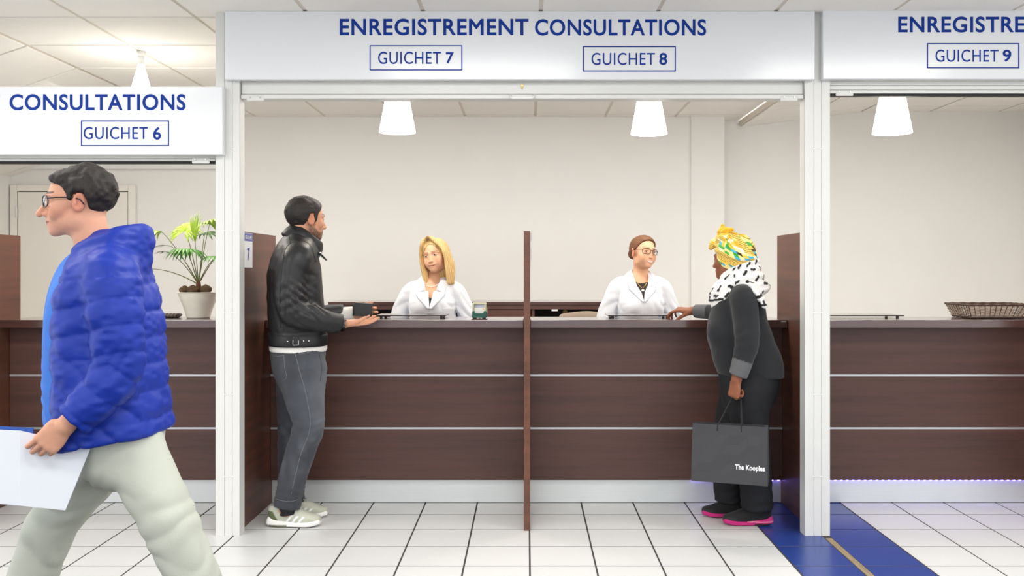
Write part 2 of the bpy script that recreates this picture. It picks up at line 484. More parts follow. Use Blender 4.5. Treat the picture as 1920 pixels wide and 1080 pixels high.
# ------------------------------------------------------------------ floor with its tiles
FT = 0.3035; FX0 = 0.0135; FY0 = 4.264; FYS = 0.3003
floor = box('floor', (-5.2, -3.0, -0.10), (5.2, 8.4, -0.0012), GROUT); tag(floor, kind='structure')
def tile_mesh(name, w, d, m):
    bm = bmesh.new(); add_box(bm, (-w/2, -d/2, -0.012), (w/2, d/2, 0.0), 0.0006)
    me = bpy.data.meshes.new(name); bm.normal_update(); bm.to_mesh(me); bm.free(); me.materials.append(m); return me
tw = tile_mesh('floor_tile', FT-0.0085, FYS-0.010, TILE)
tbl = tile_mesh('floor_tile', FT-0.026, FYS-0.010, TILE_B)
for r in range(-3, 4):
    for c in range(-15, 13):
        cx = FX0+(c+0.5)*FT; cy = FY0+(r+0.5)*FYS
        if c == 4: o = link('floor_tile', tbl, None, floor, (cx-0.008, cy, 0))
        elif c == 5: o = link('floor_tile', tbl, None, floor, (cx+0.008, cy, 0))
        else: o = link('floor_tile', tw, None, floor, (cx, cy, 0))
strip = box('wood_inlay', (FX0+5*FT-0.0165, 3.2, -0.010), (FX0+5*FT+0.0165, 4.70, 0.002), STRIPM, floor, 0.002)
strip['label'] = 'worn wooden inlay strip between the blue tiles'
# the plain floor behind the counter
st = box('staff_floor', (-4.42, 5.47, -0.02), (4.4, 8.2, 0.0), mat('staff_lino', (214, 211, 205), 0.6, var=0.04, vscale=6), floor)

# ------------------------------------------------------------------ ceiling with its panels
CZ = 2.678; CT = 0.598; CX0 = 0.07; CY0 = 4.82-0.6*7
ceil = box('ceiling', (-5.2, -3.0, CZ+0.004), (1.86, 8.4, CZ+0.12), RAIL); tag(ceil, kind='structure')
bm = bmesh.new(); add_box(bm, (-(CT-0.022)/2, -(0.6-0.022)/2, -0.006), ((CT-0.022)/2, (0.6-0.022)/2, 0.004), 0.002)
cpm = bpy.data.meshes.new('ceiling_panel'); bm.normal_update(); bm.to_mesh(cpm); bm.free(); cpm.materials.append(CEIL)
for r in range(6, 13):
    for c in range(-5, 3):
        cx = CX0+(c+0.5)*CT; cy = CY0+(r+0.5)*0.6
        link('ceiling_panel', cpm, None, ceil, (cx, cy, CZ+0.004))
for r in range(6, 8):
    for c in range(3, 6):
        link('ceiling_panel', cpm, None, ceil, (CX0+(c+0.5)*CT, CY0+(r+0.5)*0.6, CZ+0.004))
box('ceiling_slab', (1.86, -3.0, CZ+0.004), (5.2, 4.80, CZ+0.12), RAIL, ceil)
# the ceiling leans down at the left and is hung lower, rising, at the right of the staff side
def lean(xa, za, xb, zb, y0, y1, ncol):
    n = Vector((xb-xa, 0, zb-za)); ang = math.atan2(n.z, n.x); L = n.length
    sl = box('ceiling_slab', (0, y0, 0.006), (L, y1, 0.05), RAIL, ceil); sl.location = (xa, 0, za); sl.rotation_euler = (0, -ang, 0)
    nr = int(round((y1-y0)/0.6))
    bm = bmesh.new(); w = L/ncol; add_box(bm, (-(w-0.022)/2, -0.289, -0.005), ((w-0.022)/2, 0.289, 0.005), 0.002)
    me = bpy.data.meshes.new('ceiling_panel'); bm.normal_update(); bm.to_mesh(me); bm.free(); me.materials.append(CEIL)
    for i in range(ncol):
        for j in range(nr):
            p = Vector((xa, 0, za))+n*((i+0.5)/ncol)
            o = link('ceiling_panel', me, None, ceil, (p.x, y0+(j+0.5)*0.6, p.z)); o.rotation_euler = (0, -ang, 0)
lean(-4.75, CZ-0.62, -2.921, CZ, 4.82, 8.42, 3)
lean(1.864, 2.618, 2.92, 2.752, 4.82, 8.42, 2)
lean(2.92, 2.752, 4.72, 2.752, 4.82, 8.42, 3)

# ------------------------------------------------------------------ walls, door
BW = 7.95
wall = box('wall_back', (-4.6, BW, 0), (1.405, BW+0.4, 2.9), WALL); tag(wall, kind='structure')
box('pilaster', (1.405, BW-0.02, 0), (1.69, BW+0.4, 2.9), WALL, wall)
box('recess', (1.69, BW+0.16, 0), (4.6, BW+0.4, 2.9), WALL, wall)
wl = box('wall_left', (-4.6, 5.42, 0), (-4.425, BW, 2.9), WALL); tag(wl, kind='structure')
wr = box('wall_right', (4.35, 5.42, 0), (4.6, BW+0.16, 2.9), WALL); tag(wr, kind='structure')
tr = box('trim_1', (-4.425, BW-0.05, 2.225), (-2.56, BW, 2.30), WHITE, None, 0.004); tag(tr, kind='structure')
dx0, dx1, dz = -4.35, -3.412, 2.03
DOORM = mat('door_paint', (236, 231, 222), 0.5, var=0.01, vscale=3)
door = box('door_1', (dx0, BW-0.035, 0.005), (dx1, BW-0.004, dz), DOORM, None, 0.002); tag(door, kind='structure')
bm = bmesh.new()
for a, b in (((dx0-0.065, 0, 0), (dx0-0.006, 0, dz+0.062)), ((dx1+0.006, 0, 0), (dx1+0.065, 0, dz+0.062)), ((dx0-0.006, 0, dz+0.006), (dx1+0.006, 0, dz+0.062))):
    add_box(bm, (a[0], BW-0.045, a[2]), (b[0], BW, b[2]), 0.006)
bm_obj('door_frame', bm, DOORM, door)
box('door_gap', (dx0-0.006, BW-0.006, 0), (dx1+0.006, BW+0.001, dz+0.006), DARKIN, door)
for hz in (1.86, 0.25):
    tube('hinge', [(dx0-0.004, BW-0.05, hz-0.05), (dx0-0.004, BW-0.05, hz+0.05)], 0.009, WHITE, door)
tube('door_handle', [(dx1-0.06, BW-0.04, 1.03), (dx1-0.06, BW-0.085, 1.03), (dx1-0.17, BW-0.085, 1.03)], 0.009, CHROME, door)

# ------------------------------------------------------------------ posts between the counters
def post(x0, x1, y, label, z1=CZ):
    t = thing('shutter_post', ((x0+x1)/2, y, 0), label, 'post')
    w = x1-x0
    box('core', (-w/2, 0.006, 0), (w/2, 0.085, z1), WHITEP, t)
    a = [-w/2, -w/2+0.047, -w/2+0.086, w/2]
    for i in range(3):
        box('rail_profile', (a[i]+(0.0012 if i else 0), 0, 0), (a[i+1]-(0.0012 if i < 2 else 0), 0.010, z1), WHITEP, t, 0.001)
    for k in range(5):          # joints of the rail sleeves
        box('rail_sleeve', (-w/2+0.040, -0.0008, 0.30+k*0.42), (-w/2+0.094, 0.004, 0.306+k*0.42), WHITEP, t, 0.001)
    return t
PY = 4.744
post(-1.595, -1.472, PY, 'white metal shutter post left of the man in black leather')
post(1.423, 1.552, PY, 'white metal shutter post standing on the blue floor tiles')
post(-3.13, -3.02, PY, 'white metal shutter post at the far left end of counter six')
post(2.975, 3.10, PY, 'white metal shutter post at the far right end of counter nine')

# ------------------------------------------------------------------ sign boards
SY = 4.70
def px_rect(x0, y0, x1, y1, D):
    a = W(x0, y0, D); b = W(x1, y1, D); return a.x, b.x, a.z, b.z
def sign(x0, y0, x1, y1, label, lines, boxes):
    xa, xb, zt, zb = px_rect(x0, y0, x1, y1, SY)
    t = thing('sign_board', ((xa+xb)/2, SY, zb), label, 'sign')
    o = Vector(t.location)
    def rel(x, y): w = W(x, y, SY); return w.x-o.x, w.z-o.z
    box('board', (xa-o.x, 0, 0), (xb-o.x, 0.042, zt-zb), SIGN, t, 0.003)
    for s, bx, bold in lines:
        a = rel(bx[0], bx[1]); b = rel(bx[2], bx[3])
        text_obj('lettering', s, BLUE, t, a[0], b[0], a[1], b[1], -0.0006, bold)
    for bx in boxes:
        a = rel(bx[0], bx[1]); b = rel(bx[2], bx[3]); th = 0.0052
        bm = bmesh.new()
        add_box(bm, (a[0], -0.0016, b[1]), (a[0]+th, 0, a[1])); add_box(bm, (b[0]-th, -0.0016, b[1]), (b[0], 0, a[1]))
        add_box(bm, (a[0]+th, -0.0016, a[1]-th), (b[0]-th, 0, a[1])); add_box(bm, (a[0]+th, -0.0016, b[1]), (b[0]-th, 0, b[1]+th))
        bm_obj('number_border', bm, BLUE, t)
    return t
BOLD, REG = 0.020, 0.0
sign(421, 20.5, 1528, 149, 'white sign board reading ENREGISTREMENT CONSULTATIONS over GUICHET 7 and GUICHET 8',
     [('ENREGISTREMENT', (637, 35, 991, 66.5), BOLD), ('CONSULTATIONS', (1003, 36, 1324, 67), BOLD), ('GUICHET', (709, 97, 827, 120), REG), ('7', (836, 98, 851, 119), BOLD),
      ('GUICHET', (1109, 99, 1228, 122), REG), ('8', (1236, 99, 1251, 122), BOLD)], [(693, 85, 867, 132), (1093, 86.5, 1267, 134)])
sign(-330, 162, 417, 290, 'lower white sign board reading CONSULTATIONS over GUICHET 6',
     [('ENREGISTREMENT', (-372+55, 177, 0, 207), BOLD), ('CONSULTATIONS', (18, 176.5, 348, 207), BOLD), ('GUICHET', (157, 238, 277, 261), REG), ('6', (287, 238, 302, 262), BOLD)], [(152, 226, 317, 274)])
sign(1543, 18, 2395, 148, 'white sign board reading ENREGISTRE over GUICHET 9, cut by the right edge',
     [('ENREGISTREMENT', (1684, 31, 2036, 61), BOLD), ('CONSULTATIONS', (2048, 31, 2366, 61), BOLD), ('GUICHET', (1754, 93, 1872, 116), REG), ('9', (1880, 93, 1896, 116), BOLD)], [(1738, 81, 1911, 128)])

# ------------------------------------------------------------------ rolled-up shutters
def shutter(x0, x1, ztop, zbot, label, slats, gap, handle=None):
    t = thing('roller_shutter', ((x0+x1)/2, PY+0.02, zbot), label, 'shutter')
    w = (x1-x0)/2; H = ztop-zbot; z = H
    for i, f in enumerate(slats):
        h = H*f
        o = box('slat' if i < len(slats)-1 else 'bottom_bar', (-w, 0.0 if i < len(slats)-1 else -0.008, z-h+0.0012), (w, 0.05 if i < len(slats)-1 else 0.045, z-0.0012), WHITEP, t, 0.006 if h > 0.03 else 0.003, 2)
        z -= h
    box('shutter_box', (-w, 0.012, 0.004), (w, 0.09, H+0.03), WHITEP, t)
    if gap:
        box('dark_gap_strip', (-w, 0.005, -gap), (w, 0.04, 0.002), BLACK, t)  # black strip put in for the shaded gap below the shutter
    for sx in (-1, 1):
        b = box('stop_bracket', (sx*(w-0.075)-0.045, -0.011, -0.012), (sx*(w-0.075)+0.045, 0.0, 0.016), WHITEP, t, 0.004)
        for q in (-0.027, 0.027):
            bm = bmesh.new(); add_lathe(bm, [(0.0, -0.004), (0.004, -0.004), (0.005, 0.0)], 10)
            s = bm_obj('screw', bm, CHROME, b, (sx*(w-0.075)+q, -0.011, 0.008), (-math.pi/2, 0, 0))
    return t
sh = shutter(-1.470, 1.421, 2.330, 2.2405, 'white rolled-up shutter under the sign of GUICHET 7 and 8', [0.74, 0.26], 0)
h = tube('pull_handle', [(-0.062, -0.010, 0.018), (-0.057, -0.03, 0.004), (-0.05, -0.035, 0.0), (0.05, -0.035, 0.0), (0.057, -0.03, 0.004), (0.062, -0.010, 0.018)], 0.006, WHITE, sh)
bm = bmesh.new(); add_lathe(bm, [(0.0, 0.003), (0.0075, 0.003), (0.0085, 0)], 16); lk = bm_obj('lock_cylinder', bm, BRASS, sh, (0.0, -0.0005, 0.071), (math.pi/2, 0, 0))
box('lock_tail', (-0.0045, -0.003, 0.050), (0.0045, 0.001, 0.068), BRASS, sh, 0.002)
box('guide_plate', (-0.055-1.468, 0.072, -0.33), (-0.020-1.468, 0.19, 0.0), WHITEP, sh)
sh6 = shutter(-3.02, -1.60, 1.945, 1.921, 'grey edge of the rolled-up shutter under the GUICHET 6 sign', [0.5, 0.5], 0.011)
sh9 = shutter(1.556, 2.975, 2.335, 2.268, 'white rolled-up shutter under the sign of GUICHET 9', [0.36, 0.36, 0.28], 0.010)
# wall pieces above the low sign of counter six
# ------------------------------------------------------------------ pendant lamps
def pendant(x, y, zb, label):
    t = thing('pendant_lamp', (x, y, zb), label, 'lamp', None)
    H = CZ-0.002-zb
    bm = bmesh.new(); add_lathe(bm, [(0.106, 0.004), (0.109, 0.0), (0.1085, 0.004), (0.074, 0.19), (0.045, 0.30), (0.024, 0.375), (0.0175, 0.405), (0.0165, 0.405), (0.072, 0.19), (0.106, 0.004)], 40)
    bm_obj('shade', bm, SHADE, t, smooth=True)
    bm = bmesh.new(); add_lathe(bm, [(0.017, 0.40), (0.0175, H-0.03), (0.0, H-0.03)], 20); bm_obj('stem', bm, WHITE, t, smooth=True)
    bm = bmesh.new(); add_lathe(bm, [(0.0, H-0.03), (0.024, H-0.03), (0.027, H), (0.0, H)], 24); bm_obj('ceiling_cap', bm, WHITE, t, smooth=True)
    bm = bmesh.new(); bmesh.ops.create_uvsphere(bm, u_segments=16, v_segments=10, radius=0.035); bm_obj('bulb', bm, SHADE, t, (0, 0, 0.10), smooth=True)
    L = bpy.data.lights.new('bulb_light', 'AREA'); L.shape = 'DISK'; L.size = 0.19; L.energy = 4; L.color = (1.0, 0.92, 0.8)
    lo = bpy.data.objects.new('bulb_light', L); COL.objects.link(lo); lo.parent = t; lo.location = (0, 0, 0.012)
    return t
pendant(-2.32, 5.57, 2.193, 'white cone pendant lamp above counter six, half hidden by the low sign')
pendant(-0.779, 5.57, 2.190, 'lit white cone pendant lamp above the blonde woman')
pendant(0.734, 5.57, 2.180, 'lit white cone pendant lamp above the woman with glasses')
pendant(2.09, 5.30, 2.145, 'lit white cone pendant lamp at GUICHET 9')

# ------------------------------------------------------------------ counters
KY = 5.39       # front plane
def counter(x0, x1, label, led=None):
    t = thing('counter_front', ((x0+x1)/2, KY, 0), label, 'counter')
    w = (x1-x0)/2
    for za, zb in ((0.14, 0.4355), (0.4480, 0.7435), (0.7560, 1.030)):
        box('front_panel', (-w, 0, za), (w, 0.03, zb), WENGE, t, 0.0012)
    for z in (0.4418, 0.7498):
        box('trim_strip', (-w, -0.004, z-0.0062), (w, 0.012, z+0.0062), TRIM, t, 0.001)
    box('kick_plate', (-w, 0.028, 0.004), (w, 0.045, 0.15), ALU, t)
    box('back_board', (-w, 0.045, 0.0), (w, 0.065, 1.030), WENGE, t)
    if led:
        bm = bmesh.new(); n = int((led[1]-led[0])/0.034)
        for i in range(n):
            x = led[0]+(i+0.5)*(led[1]-led[0])/n-(x0+x1)/2
            add_box(bm, (x-0.005, 0.015, 0.1345), (x+0.005, 0.0265, 0.1385))
        bm_obj('light_strip', bm, LED, t)['kind'] = 'stuff'
    return t
def worktop(x0, x1, label):
    bm = bmesh.new(); add_box(bm, (x0, 5.28, 1.032), (x1, 5.655, 1.077), 0.003, 2)
    o = bm_obj('worktop', bm, TOPWOOD)
    return tag(o, label, 'worktop')
counter(-3.008, -1.536, 'dark wood counter front of GUICHET 6 with two aluminium strips, behind the walking man')
counter(-1.492, -0.019, 'dark wood counter front of GUICHET 7, left of the central divider')
counter(0.019, 1.486, 'dark wood counter front of GUICHET 8, right of the central divider', (0.95, 1.486))
counter(1.526, 3.0, 'dark wood counter front of GUICHET 9 with violet light above its plinth', (1.54, 3.0))
worktop(-3.008, -1.536, 'dark wood worktop of GUICHET 6 under the potted palm')
worktop(-1.492, -0.019, 'dark wood worktop of GUICHET 7 before the blonde woman')
wt8 = worktop(0.019, 1.486, 'dark wood worktop of GUICHET 8 before the woman with glasses')
worktop(1.526, 3.0, 'dark wood worktop of GUICHET 9 under the wicker basket')
sk = box('maker_sticker', (1.448, 5.2788, 1.0655), (1.476, 5.2800, 1.0715), mat('sticker', (200, 196, 190), 0.5, var=0.5, vscale=300), wt8); sk['label'] = 'tiny pale maker sticker'
def divider(x0, x1, label, y0=4.84):
    bm = bmesh.new(); add_box(bm, (x0, y0, 0.0), (x1, 5.51, 1.566), 0.0015)
    o = bm_obj('divider_panel', bm, WENGE_Z)
    return tag(o, label, 'divider')
divider(-0.017, 0.017, 'dark wood divider panel seen edge on between GUICHET 7 and 8')
divider(-1.530, -1.494, 'dark wood divider panel behind the man, with the number 7 sign')
divider(1.488, 1.524, 'dark wood divider panel behind the woman with the shopping bag')
divider(-3.046, -3.011, 'dark wood divider panel at the far left beside the walking man')
divider(3.002, 3.036, 'dark wood divider panel right of GUICHET 9')
# small number signs on the dividers
PUR = mat('sign_violet', (88, 92, 168), 0.4)
def number_sign(x, y0, y1, z0, z1, face, label, digit):
    t = thing('number_sign', (x, (y0+y1)/2, z0), label, 'sign')
    w = (y1-y0)/2; H = z1-z0; r = Matrix.Rotation(math.pi/2*face, 4, 'Z')
    inner = bpy.data.objects.new('plate', bpy.data.meshes.new('plate'))
    bm = bmesh.new(); add_box(bm, (-w, -0.003, 0), (w, 0, H)); bm.transform(r); o = bm_obj('plate', bm, SIGN, t)
    bm = bmesh.new(); add_box(bm, (-w+0.006, -0.0042, H*0.765), (w, -0.003, H*0.99)); bm.transform(r); bm_obj('header', bm, PUR, t)
    for s, a, m in (('GUICHET', (-w*0.80, w*0.86, H*0.93, H*0.82), SIGN), (digit, (-w*0.30, w*0.30, H*0.57, H*0.20), PUR)):
        q = text_obj('lettering', s, m, t, a[0], a[1], a[2], a[3], -0.0044, 0.02)
        q.data.transform(r)
    return t
number_sign(-1.4938, 4.885, 5.032, 1.375, 1.560, 1, 'small white and violet sign reading GUICHET 7 on the left divider', '7')
number_sign(0.0172, 4.885, 5.032, 1.375, 1.560, 1, 'small white sign seen edge on, on the central divider', '8')

# ------------------------------------------------------------------ low cabinet along the back wall
ct = thing('back_cabinet', (-0.25, 7.72, 0), 'long low brown cabinet with open dark niches by the back wall', 'cabinet')
box('top', (-1.36, -0.225, 1.080), (1.34, 0.215, 1.105), TOPWOOD, ct, 0.003)
box('fascia', (-1.355, -0.21, 1.045), (1.335, -0.19, 1.080), CABWOOD, ct)
box('carcass_back', (-1.35, 0.18, 0.05), (1.33, 0.2, 1.08), DARKIN, ct)
box('plinth', (-1.33, -0.16, 0.0), (1.31, 0.18, 0.07), DARKIN, ct)
for x in (-1.345, -0.22, 0.30, 1.315):
    box('upright', (x-0.012, -0.19, 0.05), (x+0.012, 0.18, 1.05), CABWOOD, ct)
for a, b in ((-0.20, 0.28),):
    d = box('door', (a, -0.208, 0.09), (b, -0.19, 1.040), CABWOOD, ct, 0.002)
    bm = bmesh.new(); add_lathe(bm, [(0, 0.02), (0.011, 0.018), (0.008, 0.006), (0.006, 0)], 14); bm_obj('knob', bm, BRASS, d, (a+0.05, -0.208, 0.62), (math.pi/2, 0, 0))
for x0, x1 in ((-1.33, -0.235), (0.315, 1.30)):
    box('shelf', (x0, -0.18, 0.55), (x1, 0.18, 0.57), CABWOOD, ct)
    bm = bmesh.new(); add_lathe(bm, [(0, 0.01), (0.02, 0.008), (0.02, 0)], 16); bm_obj('cable_grommet', bm, BRASS, ct, (x0+0.26, 0.18, 1.005), (math.pi/2, 0, 0))
box('latch', (0.45, -0.21, 1.030), (0.50, -0.185, 1.046), WHITE, ct)
# ------------------------------------------------------------------ people: shared builders
SKIN = mat('skin', (220, 170, 140), 0.55, spec=0.3, attr=True, var=0.03, vscale=60, bump=0.05, bscale=300, sheen=0.05)
HAIRM = mat('hair', (60, 45, 35), 0.6, attr=True, var=0.16, vscale=30, vmap=(6, 6, 0.8), bump=0.5, bscale=60)
CLOTH = mat('printed_cloth', (200, 200, 200), 0.85, attr=True, var=0.03, vscale=80, bump=0.15, bscale=400, sheen=0.1)

class Person:
    def __init__(s, x, y, yaw, label):
        s.root = thing('person', (x, y, 0), label, 'person', None, math.radians(yaw))
        s.M = Matrix.Translation((x, y, 0)) @ Matrix.Rotation(math.radians(yaw), 4, 'Z'); s.I = s.M.inverted()
    def L(s, px, py, D): return np.array(s.I @ W(px, py, D))
    def dirw(s, v): return np.array(s.I.to_3x3() @ Vector(v))

def head(F, fr, s=1.0, smile=0.0, nose=1.0, jaw=1.0, fem=False):
    nw, br = (.84, .0042) if fem else (1.0, .0062)
    def e(c, r, k=0.0, op='u'): F.ell(np.array(c)*s, np.array(r)*s, fr, k*s, op)
    def ch(p, r, k=0.0, op='u', n=4, hint=(1, 0, 0)): F.chain(np.array(p)*s, [(np.array(q)*s if not np.isscalar(q) else q*s) for q in r], fr, k*s, op, n, hint)
    e((0, -.020, .030), (.074, .093, .083))
    e((0, .028, .004), (.061, .060, .082), .02)
    e((0, .024, -.060), (.050*jaw, .054, .046), .02)
    e((0, .070, -.092), (.022*jaw, .019, .018), .022)
    e((0, .057, -.058), (.031, .0345, .031), .022)
    for q in (-1, 1):
        e((q*.043, .053, -.024), (.021, .023, .021), .018)
        e((q*.046*jaw, .004, -.062), (.016, .024, .026), .02)
    ch([(0, .084, .008), (0, .098*nose**.5, -.016), (0, .1085*nose, -.036)], [.0075*nw, .0088*nw, .0112*nw], .010)
    ch([(0, .074, .010), (0, .080, -.016), (0, .086, -.038)], [.010*nw, .0125*nw, .0125*nw], .010)
    for q in (-1, 1):
        e((q*.0105*nw, .0945, -.0385), (.0072*nw, .010, .0075*nw), .006)
        e((q*.031, .099, .003), (.0165, .019, .0125), .012, 'd')
        e((q*.031, .0705, .0015), (.0150, .0140, .0125), .003)
        ch([(q*.011, .0845, .0185), (q*.032, .0825, .0235), (q*.05, .066, .017)], [br, br, br*.8], .012)
        if fem: e((q*.033, .050, -.050), (.022, .026, .026), .022)
    zl = .0045*smile
    ch([(-.024-.003*smile, .079, -.065+zl), (-.010, .0895, -.0615), (0, .0910, -.0625), (.010, .0895, -.0615), (.024+.003*smile, .079, -.065+zl)], [.0024, .0042, .0040, .0042, .0024], .005)
    ch([(-.020-.003*smile, .079, -.068+zl), (0, .0890, -.0715-.002*smile), (.020+.003*smile, .079, -.068+zl)], [.0026, .0052, .0026], .005)
    ch([(-.023, .0850, -.0655+zl), (0, .0955, -.0665), (.023, .0850, -.0655+zl)], [.0012, .0016, .0012], .002, 'd')
    if smile:
        for q in (-1, 1): e((q*.038, .066, -.040), (.014, .014, .016), .014)
    for q in (-1, 1):
        ef = Frame(fr.pt(np.array((q*.0755, -.012, -.006))*s), fr.R @ euler(q*-22, 8, q*6))
        F.ell((0, 0, 0), np.array((.0085, .019, .032))*s, ef, .006*s)
        F.ell(np.array((q*.0072, .003, .003))*s, np.array((.0065, .0120, .021))*s, ef, .004*s, 'd')
        F.ell(np.array((q*.0, .010, -.004))*s, np.array((.006, .005, .008))*s, ef, .003*s)

def head_paint(co, fr, base, s=1.0, smile=0.0, brow=(60, 40, 30), lips=(190, 105, 95), blush=0.3, iris=(60, 50, 40), beard=0.0, teeth=False, beardc=(60, 45, 38), eyes=True, lipt=1.0, browt=1.0):
    C = np.tile(np.array(s2l(base)), (len(co), 1))
    x, y, z = fr.loc(co[:, 0], co[:, 1], co[:, 2]); x, y, z = x/s, y/s, z/s
    hd = (np.abs(x) < .1) & (np.abs(y) < .13) & (z > -.13) & (z < .13)
    ax_ = np.abs(x)
    red = tuple(np.clip(np.array(base)*np.array((1.0, .80, .78)), 0, 255))
    w = np.exp(-(((ax_-.043)/.020)**2+((z+.030)/.018)**2))*(y > .02)*blush
    w = np.maximum(w, np.exp(-((x/.014)**2+((z+.036)/.012)**2+((y-.105)/.02)**2))*blush*.8)
    w = np.maximum(w, sstep(.066, .076, ax_)*(y < .02)*(y > -.04)*(z < .03)*(z > -.045)*.5)
    C = lerp3(C, red, w*hd)
    if beard:
        n = .75+.25*vnoise(co, 260, 3)
        hl = np.interp(y, [-.02, .02, .05, .075, .1], [-.03, -.045, -.066, -.062, -.060])
        m = sstep(.008, -.008, z-hl)*sstep(-.045, -.005, y)*sstep(-.125, -.108, z)
        m = np.maximum(m, np.exp(-((z+.052)/.006)**2)*(ax_ < .032)*(y > .06))
        side = sstep(.012, .0, np.abs(y-.014))*(z < .02)*(z > -.06)*(ax_ > .05)
        C = lerp3(C, beardc, np.clip(np.maximum(m, side*.8)*n*beard, 0, 1)*hd)
    zc = -.0662+.0045*smile*np.minimum((ax_/.026)**2, 1.3); wl = .025+.003*smile; op = .0030*smile if teeth else 0
    th = (.0054*lipt+op)*np.clip(1-(ax_/wl)**2, 0, 1)**.6
    w = sstep(th+.0012, th-.0008, np.abs(z-zc+.0008))*(y > .06)*(ax_ < wl)
    C = lerp3(C, lips, w*hd*.85)
    if teeth:
        tz = op*np.clip(1-(ax_/(wl-.004))**2, 0, 1)**.5+.0006
        w = sstep(tz+.0008, tz-.0008, np.abs(z-zc))*(y > .06)*(ax_ < wl-.004)
        C = lerp3(C, (246, 240, 230), w*hd)
    else:
        w = sstep(.0022, .0010, np.abs(z-zc))*(y > .06)*(ax_ < wl)
        C = lerp3(C, (110, 55, 50), w*hd*.8)
    # brows
    bz = .0228+.006*np.sin(np.clip((ax_-.012)/.038, 0, 1)*2.2); bt = .0034*browt*(1-.4*np.clip((ax_-.012)/.038, 0, 1))
    w = sstep(bt+.0012, bt-.0008, np.abs(z-bz))*(ax_ > .011)*(ax_ < .051)*(y > .04)
    C = lerp3(C, brow, w*hd*.9)
    if eyes:
        ez = .0015
        q = ((ax_-.031)/.0125)**2+((z-ez)/.0042)**2
        C = lerp3(C, (236, 230, 224), sstep(1.15, .8, q)*(y > .05)*hd)
        ir = np.hypot(ax_-.031+.0*x, z-ez)
        C = lerp3(C, iris, sstep(.0064, .0054, ir)*(q < 1.05)*(y > .05)*hd)
        C = lerp3(C, (16, 12, 10), sstep(.0026, .0020, ir)*(y > .05)*hd)
        lash = sstep(.0023, .0010, np.abs(z-ez-.0042*np.sqrt(np.clip(1-((ax_-.031)/.0135)**2, 0, 1))))*(np.abs(ax_-.031) < .0133)*(y > .045)
        C = lerp3(C, (40, 26, 20), lash*hd*.9)
        lash = sstep(.0013, .0005, np.abs(z-ez+.0046*np.sqrt(np.clip(1-((ax_-.031)/.0125)**2, 0, 1))))*(np.abs(ax_-.031) < .012)*(y > .045)
        C = lerp3(C, (110, 70, 58), lash*hd*.6)
    return C

def hand(F, w, d, n, side, curls, s=1.0, spread=1.0, thumb=(.55, .55, .25), thumb_curl=(10, 20, 20)):
    """palm, four unequal bent fingers and a thumb from the side of the palm. w wrist, d finger direction, n palm normal, side +1 right -1 left"""
    d = np.array(d, float); d /= np.linalg.norm(d); n = np.array(n, float); n -= d*(n @ d); n /= np.linalg.norm(n)
    t = np.cross(d, n)*side
    w = np.array(w, float)
    fr = Frame(w, np.stack([t, d, n], 1))          # x towards the thumb, y along the fingers, z out of the palm
    F.chain([(0, -.03, 0), (0, .012, 0), (.001, .05, .001), (.002, .085, 0)], [(.026*s, .021*s), (.029*s, .019*s), (.040*s, .0145*s), (.042*s, .0115*s)], fr, .012, n=4, hint=(1, 0, 0), p=2.5)
    F.ell((.024*s, .038*s, .009*s), (.017*s, .030*s, .013*s), fr, .012)
    lens = [(.043, .026, .022), (.048, .030, .024), (.044, .028, .023), (.034, .021, .020)]
    xs = [.031, .0105, -.0105, -.030]; ys = [.088, .092, .089, .080]; rs = [.0088, .0092, .0087, .0077]
    tips = []
    for i in range(4):
        c = curls[i] if hasattr(curls[i], '__len__') else (curls[i], curls[i]*1.1, curls[i]*.7)
        p = np.array((xs[i]*s, (ys[i]-.012)*s, 0)); sp = math.radians((1.2-i)*4*spread); a = 0; pts = [p.copy(), np.array((xs[i]*s, ys[i]*s, 0))]; p = pts[-1].copy()
        for Ls, ca in zip(lens[i], c):
            a += math.radians(ca)
            p = p+Ls*s*np.array((math.sin(sp)*math.cos(a), math.cos(a)*math.cos(sp), math.sin(a))); pts.append(p.copy())
        r = rs[i]*s
        F.chain(pts, [r*1.05, r*1.08, r*.98, r*.9, r*.72], fr, .004, n=3)
        tips.append(fr.pt(pts[-1]))
    td = np.array(thumb, float); td /= np.linalg.norm(td); p = np.array((.030*s, .022*s, .004*s)); pts = [p.copy()]
    zz = np.array((-.6, .2, .75)); zz -= td*(zz @ td); zz /= np.linalg.norm(zz); a = 0
    for Ls, ca in zip((.042, .032, .027), thumb_curl):
        a += math.radians(ca); p = p+Ls*s*(td*math.cos(a)+zz*math.sin(a)); pts.append(p.copy())
    F.chain(pts, [.0135*s, .0112*s, .0104*s, .0080*s], fr, .008, n=3)
    return fr, tips

